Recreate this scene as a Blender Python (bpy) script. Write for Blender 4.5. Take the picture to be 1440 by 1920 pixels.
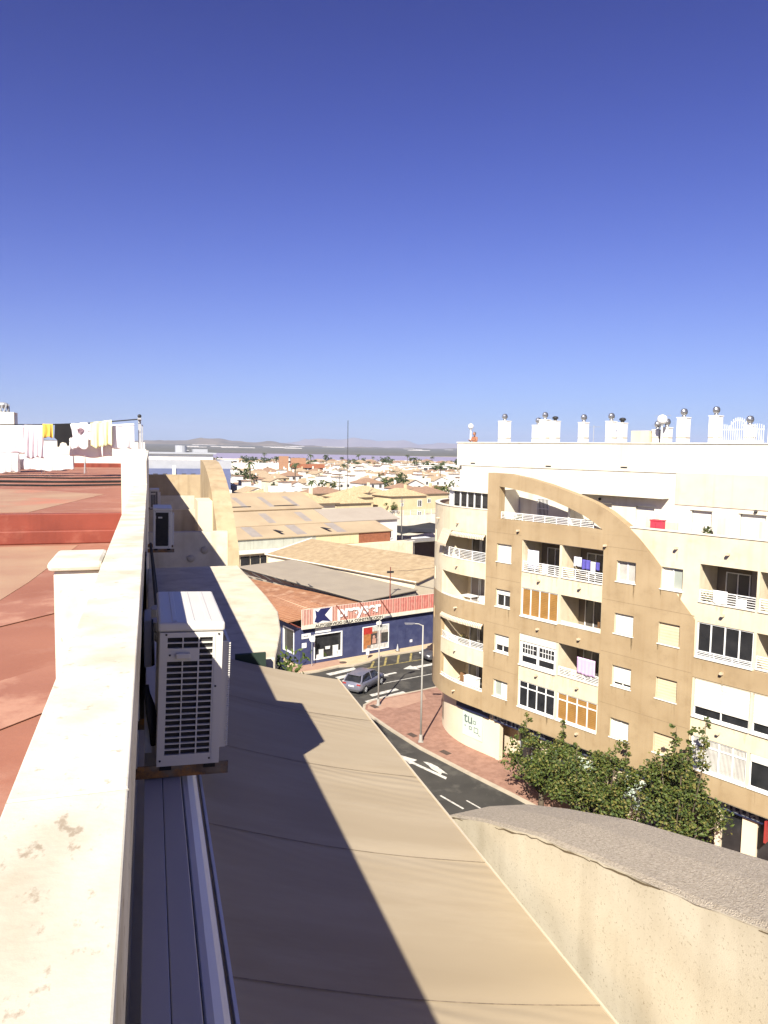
import bpy, bmesh, math, random
from math import sin, cos, pi, radians, sqrt, atan2
from mathutils import Vector, Matrix
from mathutils.geometry import tessellate_polygon

random.seed(11)
for o in list(bpy.data.objects):
    bpy.data.objects.remove(o)
SC = bpy.context.scene
COL = SC.collection

# ------------------------------------------------------------------ camera
CAM_H = 20.0
YAW, PITCH, ROLL = radians(17.6), radians(4.85), radians(0.9)
_f = Vector((sin(YAW)*cos(PITCH), cos(YAW)*cos(PITCH), -sin(PITCH)))
_r = Vector((cos(YAW), -sin(YAW), 0))
_u = _r.cross(_f)
_rr = _r*cos(ROLL) + _u*sin(ROLL)
_uu = -_r*sin(ROLL) + _u*cos(ROLL)
cam_d = bpy.data.cameras.new('camera')
cam = bpy.data.objects.new('camera', cam_d)
COL.objects.link(cam)
cam.matrix_world = Matrix(((_rr.x, _uu.x, -_f.x, 0), (_rr.y, _uu.y, -_f.y, 0), (_rr.z, _uu.z, -_f.z, CAM_H), (0, 0, 0, 1)))
cam_d.sensor_fit = 'VERTICAL'
cam_d.sensor_height = 36.0
cam_d.lens = 36.0*1387/1920
cam_d.clip_start = 0.05
cam_d.clip_end = 60000
SC.camera = cam

# ------------------------------------------------------------------ sky, sun, exposure
SUN = Vector((0.545, 0.845, -0.80)).normalized()      # direction the light travels
SUN_EL = math.asin(-SUN.z)
SUN_AZ = atan2(-SUN.x, -SUN.y)                        # clockwise from +Y
W = bpy.data.worlds.new('World')
SC.world = W
W.use_nodes = True
nt = W.node_tree
bg = nt.nodes['Background']
sky = nt.nodes.new('ShaderNodeTexSky')
sky.sky_type = 'NISHITA'
sky.sun_disc = False
sky.sun_elevation = SUN_EL
sky.sun_rotation = SUN_AZ
sky.altitude = 20
sky.air_density = 1.0
sky.dust_density = 0.15
sky.ozone_density = 3.5


def vmath(op, a_, b_):
    n_ = nt.nodes.new('ShaderNodeVectorMath')
    n_.operation = op
    for i_, v_ in enumerate((a_, b_)):
        if isinstance(v_, tuple):
            n_.inputs[i_].default_value = v_
        else:
            nt.links.new(v_, n_.inputs[i_])
    return n_.outputs[0]


# the photograph's tone curve on the clear sky: deep zenith, gentle horizon
x1 = vmath('MULTIPLY', sky.outputs[0], (0.1316, 0.1145, 0.1432))
x2 = vmath('MULTIPLY', x1, x1)
num = vmath('MULTIPLY', x2, (8.7, 6.2, 6.9))
den = vmath('ADD', vmath('MULTIPLY', x2, (4.2, 1.55, 1.0)), (1.0, 1.0, 1.0))
nt.links.new(vmath('DIVIDE', num, den), bg.inputs[0])
bg.inputs[1].default_value = 0.1
sun_d = bpy.data.lights.new('sun', 'SUN')
sun_d.energy = 4.8
sun_d.angle = radians(0.5)
sun_d.color = (1.0, 0.935, 0.82)
sun = bpy.data.objects.new('sun', sun_d)
COL.objects.link(sun)
sun.rotation_euler = SUN.to_track_quat('-Z', 'Y').to_euler()
sun.location = (-40, -60, 80)
SC.view_settings.view_transform = 'Standard'
SC.view_settings.look = 'None'
SC.view_settings.exposure = 1.25
SC.view_settings.gamma = 1.0
SC.view_settings.use_curve_mapping = False
SC.cycles.use_denoising = True
SC.cycles.max_bounces = 6
SC.cycles.diffuse_bounces = 3
SC.cycles.glossy_bounces = 2
SC.cycles.transmission_bounces = 3
SC.cycles.volume_bounces = 0
SC.cycles.caustics_reflective = False
SC.cycles.caustics_refractive = False

# ------------------------------------------------------------------ helpers
MATS = {}


def M(name, c1, c2=None, scale=3.0, rough=0.8, bump=0.0, bscale=40.0, metal=0.0, streak=0.0, stain=None, stain_scale=1.2,
      stain_lo=0.55, stain_hi=0.75, spec=0.3, detail=6.0, stretch=(1, 1, 1)):
    """procedural material: two tones by noise, optional stains, optional vertical streaks, fine relief"""
    if name in MATS:
        return MATS[name]
    m = bpy.data.materials.new(name)
    m.use_nodes = True
    t = m.node_tree
    N, L = t.nodes, t.links
    b = N['Principled BSDF']
    b.inputs['Roughness'].default_value = rough
    b.inputs['Metallic'].default_value = metal
    b.inputs['Specular IOR Level'].default_value = spec
    co = N.new('ShaderNodeTexCoord')
    mp = N.new('ShaderNodeMapping')
    mp.inputs['Scale'].default_value = stretch
    L.new(co.outputs['Object'], mp.inputs[0])
    if c2 is None:
        c2 = tuple(x*0.88 for x in c1)
    n1 = N.new('ShaderNodeTexNoise')
    n1.inputs['Scale'].default_value = scale
    n1.inputs['Detail'].default_value = detail
    L.new(mp.outputs[0], n1.inputs[0])
    r1 = N.new('ShaderNodeValToRGB')
    r1.color_ramp.elements[0].position = 0.35
    r1.color_ramp.elements[1].position = 0.68
    r1.color_ramp.elements[0].color = (*c1, 1)
    r1.color_ramp.elements[1].color = (*c2, 1)
    L.new(n1.outputs[0], r1.inputs[0])
    out = r1.outputs[0]
    if stain:
        n2 = N.new('ShaderNodeTexNoise')
        n2.inputs['Scale'].default_value = stain_scale
        n2.inputs['Detail'].default_value = 8
        n2.inputs['Roughness'].default_value = 0.65
        L.new(mp.outputs[0], n2.inputs[0])
        r2 = N.new('ShaderNodeValToRGB')
        r2.color_ramp.elements[0].position = stain_lo
        r2.color_ramp.elements[1].position = stain_hi
        r2.color_ramp.elements[0].color = (0, 0, 0, 1)
        r2.color_ramp.elements[1].color = (0.85, 0.85, 0.85, 1)
        L.new(n2.outputs[0], r2.inputs[0])
        mx = N.new('ShaderNodeMix')
        mx.data_type = 'RGBA'
        L.new(r2.outputs[0], mx.inputs[0])
        L.new(out, mx.inputs[6])
        mx.inputs[7].default_value = (*stain, 1)
        out = mx.outputs[2]
    if streak > 0:
        mp2 = N.new('ShaderNodeMapping')
        mp2.inputs['Scale'].default_value = (2.2, 2.2, 0.12)
        L.new(co.outputs['Object'], mp2.inputs[0])
        n3 = N.new('ShaderNodeTexNoise')
        n3.inputs['Scale'].default_value = 1.5
        n3.inputs['Detail'].default_value = 6
        L.new(mp2.outputs[0], n3.inputs[0])
        r3 = N.new('ShaderNodeValToRGB')
        r3.color_ramp.elements[0].position = 0.5
        r3.color_ramp.elements[1].position = 0.75
        r3.color_ramp.elements[0].color = (1, 1, 1, 1)
        v = 1-streak
        r3.color_ramp.elements[1].color = (v, v*0.97, v*0.92, 1)
        L.new(n3.outputs[0], r3.inputs[0])
        mx = N.new('ShaderNodeMix')
        mx.data_type = 'RGBA'
        mx.blend_type = 'MULTIPLY'
        mx.inputs[0].default_value = 1
        L.new(out, mx.inputs[6])
        L.new(r3.outputs[0], mx.inputs[7])
        out = mx.outputs[2]
    L.new(out, b.inputs['Base Color'])
    if bump > 0:
        n4 = N.new('ShaderNodeTexNoise')
        n4.inputs['Scale'].default_value = bscale
        n4.inputs['Detail'].default_value = 4
        L.new(co.outputs['Object'], n4.inputs[0])
        bp = N.new('ShaderNodeBump')
        bp.inputs['Strength'].default_value = bump
        bp.inputs['Distance'].default_value = 0.02
        L.new(n4.outputs[0], bp.inputs['Height'])
        L.new(bp.outputs[0], b.inputs['Normal'])
    MATS[name] = m
    return m


def add_wave(m, scale, direction='Z', strength=0.4, dist=0.02, profile='SIN', distortion=0.0):
    """adds a ribbed relief (corrugation, shutter slats) to a material"""
    t = m.node_tree
    N, L = t.nodes, t.links
    b = N['Principled BSDF']
    co = N.new('ShaderNodeTexCoord')
    w = N.new('ShaderNodeTexWave')
    w.bands_direction = direction
    w.wave_profile = profile
    w.inputs['Scale'].default_value = scale
    w.inputs['Distortion'].default_value = distortion
    L.new(co.outputs['Object'], w.inputs[0])
    bp = N.new('ShaderNodeBump')
    bp.inputs['Strength'].default_value = strength
    bp.inputs['Distance'].default_value = dist
    L.new(w.outputs[1], bp.inputs['Height'])
    if b.inputs['Normal'].links:
        L.new(b.inputs['Normal'].links[0].from_socket, bp.inputs['Normal'])
    L.new(bp.outputs[0], b.inputs['Normal'])
    return m


class MB:
    def __init__(s):
        s.v, s.f, s.m = [], [], []

    def face(s, pts, mi=0):
        i = len(s.v)
        s.v += [tuple(p) for p in pts]
        s.f.append(tuple(range(i, i+len(pts))))
        s.m.append(mi)
        return s

    def idx(s, vs, fs, mi=0):
        i = len(s.v)
        s.v += [tuple(p) for p in vs]
        for f in fs:
            s.f.append(tuple(i+k for k in f))
            s.m.append(mi)
        return s

    def box(s, x0, x1, y0, y1, z0, z1, mi=0):
        vs = [(x0, y0, z0), (x1, y0, z0), (x1, y1, z0), (x0, y1, z0), (x0, y0, z1), (x1, y0, z1), (x1, y1, z1), (x0, y1, z1)]
        return s.idx(vs, [(0, 3, 2, 1), (4, 5, 6, 7), (0, 1, 5, 4), (1, 2, 6, 5), (2, 3, 7, 6), (3, 0, 4, 7)], mi)

    def cyl(s, p0, p1, r0, r1=None, n=8, caps=True, mi=0):
        r1 = r0 if r1 is None else r1
        p0, p1 = Vector(p0), Vector(p1)
        d = (p1-p0).normalized()
        a = d.orthogonal().normalized()
        b = d.cross(a)
        vs = []
        for p, r in ((p0, r0), (p1, r1)):
            for k in range(n):
                t = 2*pi*k/n
                vs.append(p+(a*cos(t)+b*sin(t))*r)
        fs = [(k, (k+1) % n, n+(k+1) % n, n+k) for k in range(n)]
        if caps:
            fs += [tuple(range(n-1, -1, -1)), tuple(range(n, 2*n))]
        return s.idx(vs, fs, mi)

    def tube(s, pts, r, n=6, mi=0):
        pts = [Vector(p) for p in pts]
        rr = r if isinstance(r, (list, tuple)) else [r]*len(pts)
        vs = []
        for i, p in enumerate(pts):
            d = (pts[min(i+1, len(pts)-1)]-pts[max(i-1, 0)]).normalized()
            a = d.orthogonal().normalized() if i == 0 else (a-d*a.dot(d)).normalized()
            b = d.cross(a)
            for k in range(n):
                t = 2*pi*k/n
                vs.append(p+(a*cos(t)+b*sin(t))*rr[i])
        fs = []
        for i in range(len(pts)-1):
            for k in range(n):
                fs.append((i*n+k, i*n+(k+1) % n, (i+1)*n+(k+1) % n, (i+1)*n+k))
        fs += [tuple(range(n-1, -1, -1)), tuple(range((len(pts)-1)*n, len(pts)*n))]
        return s.idx(vs, fs, mi)

    def ball(s, c, r, seg=10, rings=6, sc=(1, 1, 1), mi=0):
        c = Vector(c)
        vs = [c+Vector((0, 0, -r*sc[2]))]
        for i in range(1, rings):
            ph = -pi/2+pi*i/rings
            for k in range(seg):
                t = 2*pi*k/seg
                vs.append(c+Vector((cos(ph)*cos(t)*r*sc[0], cos(ph)*sin(t)*r*sc[1], sin(ph)*r*sc[2])))
        vs.append(c+Vector((0, 0, r*sc[2])))
        fs = [(0, 1+(k+1) % seg, 1+k) for k in range(seg)]
        for i in range(rings-2):
            for k in range(seg):
                a = 1+i*seg
                fs.append((a+k, a+(k+1) % seg, a+seg+(k+1) % seg, a+seg+k))
        a = 1+(rings-2)*seg
        fs += [(a+k, a+(k+1) % seg, len(vs)-1) for k in range(seg)]
        return s.idx(vs, fs, mi)

    def plate(s, outer, holes, a0, a1, axis='y', mi=0):
        """outline with holes, given in a plane, extruded from a0 to a1 along the axis"""
        def P(p, a):
            if axis == 'y':
                return (p[0], a, p[1])
            if axis == 'x':
                return (a, p[0], p[1])
            return (p[0], p[1], a)
        loops = [list(outer)]+[list(h) for h in holes]
        tri = tessellate_polygon([[Vector((p[0], p[1], 0)) for p in l] for l in loops])
        flat = [p for l in loops for p in l]
        n = len(flat)
        vs = [P(p, a0) for p in flat]+[P(p, a1) for p in flat]
        fs = [t for t in tri]+[tuple(n+k for k in reversed(t)) for t in tri]
        k0 = 0
        for l in loops:
            m = len(l)
            for k in range(m):
                i, j = k0+k, k0+(k+1) % m
                fs.append((i, j, n+j, n+i))
            k0 += m
        s.idx(vs, fs, mi)
        return s

    def build(s, name, mat, parent=None, smooth=False, bevel=0.0, loc=None, rz=None, fix=True):
        me = bpy.data.meshes.new(name)
        me.from_pydata(s.v, [], s.f)
        mats = mat if isinstance(mat, (list, tuple)) else [mat]
        for k in mats:
            me.materials.append(k)
        if len(mats) > 1:
            me.polygons.foreach_set('material_index', s.m)
        if fix:
            bm = bmesh.new()
            bm.from_mesh(me)
            bmesh.ops.remove_doubles(bm, verts=bm.verts, dist=0.0004)
            bmesh.ops.recalc_face_normals(bm, faces=bm.faces)
            bm.to_mesh(me)
            bm.free()
        if smooth:
            me.polygons.foreach_set('use_smooth', [True]*len(me.polygons))
        me.update()
        o = bpy.data.objects.new(name, me)
        COL.objects.link(o)
        if parent:
            o.parent = parent
        if loc:
            o.location = loc
        if rz is not None:
            o.rotation_euler = (0, 0, rz)
        if bevel:
            b = o.modifiers.new('bevel', 'BEVEL')
            b.width = bevel
            b.segments = 2
            b.limit_method = 'ANGLE'
        return o


def tag(o, label=None, cat=None, group=None, kind=None):
    if label:
        o['label'] = label
    if cat:
        o['category'] = cat
    if group:
        o['group'] = group
    if kind:
        o['kind'] = kind
    return o


def empty(name, loc=(0, 0, 0), rz=0.0, label=None, cat=None, group=None):
    o = bpy.data.objects.new(name, None)
    COL.objects.link(o)
    o.location = loc
    o.rotation_euler = (0, 0, rz)
    o.empty_display_size = 0.3
    return tag(o, label, cat, group)


def copy_tree(o, parent=None):
    c = o.copy()
    COL.objects.link(c)
    c.parent = parent
    for ch in list(o.children):
        copy_tree(ch, c)
    return c


def text(name, body, mat, parent, loc, size, rot=(pi/2, 0, 0), depth=0.01, bold=0.0, sx=1.0, align='LEFT'):
    cu = bpy.data.curves.new(name, 'FONT')
    cu.body = body
    cu.size = size
    cu.extrude = depth
    cu.offset = bold
    cu.align_x = align
    t = bpy.data.objects.new(name, cu)
    COL.objects.link(t)
    dg = bpy.context.evaluated_depsgraph_get()
    me = bpy.data.meshes.new_from_object(t.evaluated_get(dg))
    bpy.data.objects.remove(t)
    me.materials.clear()
    me.materials.append(mat)
    o = bpy.data.objects.new(name, me)
    COL.objects.link(o)
    o.parent = parent
    o.location = loc
    o.rotation_euler = rot
    o.scale = (sx, 1, 1)
    return o


def struct(o):
    o['kind'] = 'structure'
    return o


def box_part(name, mat, parent, *b, bevel=0.0):
    return MB().box(*b).build(name, mat, parent, bevel=bevel)


# ------------------------------------------------------------------ materials
white_paint = M('white_paint', (0.62, 0.58, 0.48), (0.41, 0.365, 0.265), 4.5, 0.85, bump=0.06, bscale=50, stain=(0.30, 0.24, 0.17), stain_scale=28.0, stain_lo=0.58, stain_hi=0.66, stretch=(1, 0.6, 1))
white_clean = M('white_clean', (0.68, 0.645, 0.55), (0.62, 0.58, 0.48), 0.8, 0.85, bump=0.08, bscale=50, stain=(0.55, 0.49, 0.38), stain_scale=0.9, stain_lo=0.55, stain_hi=0.8, streak=0.12)
white_metal = M('white_metal', (0.80, 0.80, 0.78), (0.74, 0.74, 0.72), 4, 0.45)
cream = M('cream_render', (0.66, 0.575, 0.42), (0.58, 0.49, 0.34), 0.8, 0.9, bump=0.15, bscale=45, stain=(0.40, 0.32, 0.21), stain_scale=0.9, stain_lo=0.55, stain_hi=0.80, streak=0.07)
tan = M('tan_render', (0.375, 0.28, 0.165), (0.315, 0.228, 0.128), 0.55, 0.9, bump=0.2, bscale=45, stain=(0.25, 0.178, 0.10), stain_scale=1.1, stain_lo=0.54, stain_hi=0.85, streak=0.10)
house_white = M('house_white', (0.74, 0.71, 0.65), (0.68, 0.64, 0.56), 0.5, 0.9)
house_yellow = M('house_yellow', (0.56, 0.46, 0.28), (0.51, 0.41, 0.245), 0.5, 0.9, streak=0.12)
house_cream = M('house_cream', (0.68, 0.59, 0.44), (0.62, 0.53, 0.38), 0.5, 0.9)
roof_tan = M('roof_tan', (0.40, 0.31, 0.20), (0.30, 0.22, 0.14), 1.6, 0.9, bump=0.5, bscale=6, stain=(0.25, 0.17, 0.10), stain_scale=0.8)
roof_rust = M('roof_rust', (0.30, 0.19, 0.125), (0.23, 0.14, 0.09), 1.6, 0.9, bump=0.5, bscale=6)
dark_glass = M('dark_glass', (0.015, 0.016, 0.018), (0.03, 0.03, 0.032), 1.5, 0.12, spec=0.5)
room_dark = M('room_dark', (0.10, 0.085, 0.07), (0.07, 0.06, 0.05), 1.0, 0.9)
black_metal = M('black_metal', (0.02, 0.02, 0.022), (0.03, 0.03, 0.03), 8, 0.5)
grey_metal = M('grey_metal', (0.42, 0.43, 0.44), (0.36, 0.37, 0.38), 6, 0.45, metal=0.3)
asphalt = M('asphalt', (0.040, 0.038, 0.034), (0.060, 0.056, 0.049), 0.5, 0.9, bump=0.3, bscale=60, stain=(0.085, 0.08, 0.068), stain_scale=0.6, stain_lo=0.52, stain_hi=0.62)
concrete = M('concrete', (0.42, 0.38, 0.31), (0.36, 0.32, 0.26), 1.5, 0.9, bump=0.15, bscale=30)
# ------------------------------------------------------------------ the setting: ground, roads, lake, far land
earth = M('earth', (0.36, 0.31, 0.23), (0.27, 0.235, 0.17), 0.02, 0.95, stain=(0.13, 0.14, 0.08), stain_scale=0.012)
G = MB()
G.face([(-9000, -400, -0.35), (9000, -400, -0.35), (9000, 3500, -0.35), (-9000, 3500, -0.35)])
struct(G.build('ground', earth))
town_ground = M('town_ground', (0.40, 0.35, 0.27), (0.30, 0.27, 0.21), 0.08, 0.95, stain=(0.14, 0.15, 0.09), stain_scale=0.05)
G = MB()
G.face([(-400, 60, -0.02), (700, 60, -0.02), (700, 800, -0.02), (-400, 800, -0.02)])
struct(G.build('town_ground', town_ground))

water = M('lake_water', (0.30, 0.25, 0.31), (0.36, 0.29, 0.34), 0.004, 0.35, spec=0.3, stretch=(0.4, 2.0, 1))
G = MB()
N = 90
near = [(-4000+9000*i/N, 815+25*sin(i*0.9)+12*sin(i*2.3)) for i in range(N+1)]
far = [(-4000+9000*i/N, max(1500, min(3300, 2760-1.3*(-4000+9000*i/N-237)))+30*sin(i*0.7)) for i in range(N+1)]
for i in range(N):
    G.face([(*near[i], 0.05), (*near[i+1], 0.05), (*far[i+1], 0.05), (*far[i], 0.05)])
struct(G.build('lake', water))


def fnoise(x, k):
    return (sin(x*1.0+k)+0.5*sin(x*2.3+k*1.7)+0.27*sin(x*5.1+k*2.9)+0.15*sin(x*11.3+k*0.7)+0.08*sin(x*23.7+k*3.1))


far_mat = M('far_land', (0.07, 0.072, 0.045), (0.13, 0.115, 0.075), 0.0032, 0.95, stain=(0.34, 0.30, 0.22), stain_scale=0.0045, stain_lo=0.60, stain_hi=0.66, stretch=(0.3, 1.7, 1))
G = MB()
ys = [2200, 2500, 2700, 2900, 3100, 3400, 3700, 4000, 4400, 4800, 5200, 5600, 6000, 6500]
XN = 80
rows = []
for y in ys:
    row = []
    for i in range(XN+1):
        x = -7000+14000*i/XN
        t = max(0, (y-2300)/4200)
        z = -0.5+34*t**1.15*(1+0.10*fnoise(x*0.0013+y*0.001, 2))
        row.append((x, y, z))
    rows.append(row)
vs = [p for r in rows for p in r]
fs = [(j*(XN+1)+i, j*(XN+1)+i+1, (j+1)*(XN+1)+i+1, (j+1)*(XN+1)+i) for j in range(len(ys)-1) for i in range(XN)]
struct(G.idx(vs, fs).build('far_plain', far_mat, smooth=True))


def ridge(name, y0, depth, hfun, mat, x0, x1, n=160, rows=14, base=20):
    g = MB()
    vs = []
    for j in range(rows+1):
        t = j/rows
        prof = sin(pi*min(1, t*1.0))**0.8 if 0 < t < 1 else 0
        for i in range(n+1):
            x = x0+(x1-x0)*i/n
            h = hfun(x)
            w = 1 if j == rows//2 else 1+0.14*fnoise(x*0.004+j*1.3, j)*(1-t)-0.12
            vs.append((x, y0+depth*t, base+max(0, h)*prof*w-(20 if t in (0, 1) else 0)))
    fs = [(j*(n+1)+i, j*(n+1)+i+1, (j+1)*(n+1)+i+1, (j+1)*(n+1)+i) for j in range(rows) for i in range(n)]
    return struct(g.idx(vs, fs).build(name, mat, smooth=True))


hill_mat = M('hill_scrub', (0.10, 0.085, 0.05), (0.19, 0.15, 0.095), 0.006, 0.95, stain=(0.30, 0.25, 0.18), stain_scale=0.004, stain_lo=0.6, stain_hi=0.68)
mount_mat = M('mountain_rock', (0.16, 0.13, 0.11), (0.22, 0.18, 0.15), 0.002, 0.95)


def bump_f(x, c, w, h):
    return h*math.exp(-((x-c)/w)**2)


def table(tab, a):
    if a <= tab[0][0]:
        return tab[0][1]
    for (p, q) in zip(tab, tab[1:]):
        if a <= q[0]:
            f = (a-p[0])/(q[0]-p[0])
            f = f*f*(3-2*f)
            return p[1]+(q[1]-p[1])*f
    return tab[-1][1]


HT = [(-0.6, 40), (-0.25, 75), (-0.1, 55), (-0.004, 64), (0.033, 72), (0.066, 94), (0.0945, 90), (0.107, 79), (0.137, 64), (0.153, 79), (0.169, 69), (0.1835, 55), (0.2016, 42), (0.24, 37), (0.5, 36), (0.8, 60), (1.2, 50)]
MT = [(-0.5, 120), (-0.2, 60), (0.12, 70), (0.19, 130), (0.205, 200), (0.23, 224), (0.25, 200), (0.257, 205), (0.272, 246), (0.293, 215), (0.313, 190), (0.33, 196), (0.3436, 210), (0.357, 180), (0.3695, 135), (0.385, 150), (0.40, 170), (0.43, 165), (0.5, 120), (0.6, 180), (0.9, 140)]


def hills_h(x):              # x/7050: tangent of the bearing from the own-building axis
    a = x/7050.0
    return table(HT, a)-26+3*fnoise(a*90, 1)+2*fnoise(a*260, 4)


def mount_h(x):
    a = x/14800.0
    return table(MT, a)-26+6*fnoise(a*90, 3)+4*fnoise(a*240, 6)


ridge('hills', 6600, 900, hills_h, hill_mat, -5200, 7000, n=300, base=26)
ridge('mountains', 14200, 1200, mount_h, mount_mat, -8000, 12500, n=300, base=26)

# white greenhouse strips and salt heaps on the far plain
salt = M('salt_white', (0.60, 0.57, 0.53), (0.50, 0.47, 0.44), 0.02, 0.9)
rnd = random.Random(5)
for k in range(18):
    y = rnd.choice([4300, 4700, 5200, 5700, 6000])+rnd.uniform(-60, 60)
    a = rnd.uniform(0.0, 0.52)
    x = a*y
    t = max(0, (y-2300)/4200)
    z = 0.0+34*t**1.15*(1+0.10*fnoise(x*0.0013+y*0.001, 2))
    w = rnd.uniform(40, 190)
    g = MB()
    n = 6
    for i in range(n):          # row of barrel-vaulted tunnels
        xa = x-w/2+w*i/n
        g.plate([(xa, z-1.5), (xa+w/n, z-1.5), (xa+w/n, z+1.6), (xa+w/n*0.75, z+2.5), (xa+w/n*0.5, z+2.8), (xa+w/n*0.25, z+2.5), (xa, z+1.6)], [], y-20, y+20)
    tag(g.build('greenhouse', salt), 'low white greenhouse tunnels on the plain across the lake', 'greenhouse', 'greenhouses on the far plain')

# roads and pavements
A0 = 0.0
G = MB()
G.face([(2.5, -30, A0), (33, -30, A0), (80, 90, A0), (2.5, 64.3, A0)])
struct(G.build('road', asphalt))
red_pave = M('red_paving', (0.32, 0.185, 0.135), (0.255, 0.14, 0.10), 3.0, 0.9, bump=0.4, bscale=9, stain=(0.20, 0.11, 0.08), stain_scale=0.9, stain_lo=0.5, stain_hi=0.7)
pink_pave = M('pink_paving', (0.39, 0.245, 0.175), (0.34, 0.21, 0.15), 2.0, 0.9, bump=0.2, bscale=9)
beige_pave = M('beige_paving', (0.52, 0.40, 0.26), (0.46, 0.35, 0.22), 1.4, 0.9, bump=0.2, bscale=9)
kerb_c = [(28.8, 12.0), (24.6, 24.5), (22.0, 31.6), (20.0, 37.4), (18.75, 40.7), (17.2, 45.1), (16.4, 48.4), (15.75, 51.5), (15.55, 53.0), (15.85, 53.9),
          (16.6, 54.6), (18.0, 55.15), (21.5, 56.1), (29.0, 58.5), (48.0, 64.4)]
inner = [(60, 60), (45, 8)]


def slab(name, mat, pts, z):
    g = MB()
    g.plate(pts, [], z-0.14, z, axis='z')
    return struct(g.build(name, mat))


slab('pavement', red_pave, kerb_c+inner, 0.12)
pp = MB()
pp.plate([(15.75, 53.0), (16.0, 53.75), (16.7, 54.35), (18.05, 54.9), (21.3, 55.75), (20.9, 53.9), (18.2, 52.6), (17.3, 53.0), (16.6, 52.5)], [], 0.121, 0.125, axis='z')
struct(pp.build('dropped_kerb_paving', pink_pave))


def strip(name, mat, line, w, z0, z1, side=1):
    g = MB()
    L = [Vector((p[0], p[1], 0)) for p in line]
    off = []
    for i, p in enumerate(L):
        d = (L[min(i+1, len(L)-1)]-L[max(i-1, 0)]).normalized()
        off.append(p+Vector((-d.y, d.x, 0))*w*side)
    for i in range(len(L)-1):
        a, b, c, d = L[i], L[i+1], off[i+1], off[i]
        vs = [(q.x, q.y, z) for z in (z0, z1) for q in (a, b, c, d)]
        g.idx(vs, [(0, 3, 2, 1), (4, 5, 6, 7), (0, 1, 5, 4), (1, 2, 6, 5), (2, 3, 7, 6), (3, 0, 4, 7)])
    return struct(g.build(name, mat))


kerb_mat = M('kerb_concrete', (0.44, 0.38, 0.29), (0.36, 0.31, 0.24), 1.5, 0.9, bump=0.2)
strip('kerb', kerb_mat, kerb_c, 0.22, 0.0, 0.128, side=1)
shop_kerb = [(-12, 57.0), (4, 61.6), (14.3, 63.7), (16.3, 64.6), (17.7, 64.55), (19.5, 65.4), (21.1, 66.9), (25.5, 67.95), (40, 72.5)]
slab('pavement', beige_pave, shop_kerb+[(38, 76), (-12, 62)], 0.12)
strip('kerb', kerb_mat, shop_kerb, 0.2, 0.0, 0.128, side=-1)
rp = MB()
rp.plate([(8, 62.9), (14.3, 63.95), (16.2, 64.85), (17.2, 65.1), (16.6, 66.7), (8, 64.2)], [], 0.121, 0.126, axis='z')
struct(rp.build('corner_paving', pink_pave))
slab('pavement', red_pave, [(2.5, -30), (5.2, -30), (5.2, 58), (2.5, 58)], 0.12)

paint = M('road_paint', (0.62, 0.60, 0.54), (0.40, 0.385, 0.35), 4.0, 0.85, stain=(0.12, 0.115, 0.10), stain_scale=4.0, stain_lo=0.56, stain_hi=0.72)
yellow_paint = M('yellow_road_paint', (0.40, 0.32, 0.10), (0.24, 0.20, 0.085), 5.0, 0.85, stain=(0.08, 0.075, 0.06), stain_scale=3.0, stain_lo=0.48, stain_hi=0.62)


def marking(name, polys, mat=paint):
    g = MB()
    for p in polys:
        g.face([(x, y, A0+0.004) for x, y in p])
    return struct(g.build(name, mat))


def ribbon(a, b, w):
    a, b = Vector(a), Vector(b)
    d = (b-a).normalized()
    n = Vector((-d.y, d.x))*w/2
    return [tuple(a+n), tuple(b+n), tuple(b-n), tuple(a-n)]


marking('lane_arrow', [[(15.42, 44.55), (16.30, 43.45), (15.95, 43.25), (17.18, 40.58), (17.01, 40.30), (15.80, 43.0), (15.62, 43.0)]])
marking('lane_arrow', [[(16.59, 43.09), (16.9, 42.9), (17.2, 42.15), (17.41, 40.93), (17.15, 41.25), (16.98, 41.05), (16.72, 41.96), (16.7, 42.5)]])
marking('lane_line', [ribbon((15.9, 38.44), (16.55, 36.6), 0.13)])
marking('lane_line', [ribbon((17.12, 37.47), (17.6, 36.1), 0.10)])
marking('lane_line', [ribbon((17.9, 33.1), (18.9, 30.0), 0.12)])
for q in ([(14.74, 62.89), (17.66, 64.11), (17.80, 63.45), (15.0, 62.28)], [(15.3, 61.7), (17.97, 62.9), (18.1, 62.3), (15.55, 61.1)],
          [(15.6, 60.6), (18.3, 61.7), (18.45, 61.1), (15.8, 60.0)], [(16.9, 56.5), (19.5, 57.45), (19.65, 57.0), (17.0, 56.0)],
          [(16.1, 55.1), (19.85, 56.6), (19.98, 56.1), (16.25, 54.65)], [(16.1, 59.4), (18.6, 60.5), (18.75, 59.9), (16.25, 58.8)]):
    marking('zebra_stripe', [q])
marking('lane_line', [ribbon((18.76, 58.96), (24.5, 60.6), 0.12)])
marking('lane_arrow', [[(21.9, 62.5), (22.9, 63.4), (23.0, 63.0), (26.5, 63.9), (26.6, 63.5), (23.2, 62.4), (23.4, 61.95)]])
marking('lane_arrow', [[(18.9, 61.0), (19.7, 61.7), (19.75, 61.4), (20.9, 61.8), (21.0, 61.5), (19.9, 61.1), (20.0, 60.8)]])
marking('no_parking_lines', [ribbon((18.3, 63.4), (26.0, 65.3), 0.14), ribbon((19.2, 63.7), (20.0, 65.5), 0.2), ribbon((20.6, 64.0), (21.6, 66.6), 0.2),
                             ribbon((22.0, 64.4), (23.0, 67.0), 0.2), ribbon((23.4, 64.8), (24.4, 67.3), 0.2)], yellow_paint)
iron = M('cast_iron', (0.10, 0.07, 0.055), (0.07, 0.05, 0.04), 8, 0.7)
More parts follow.
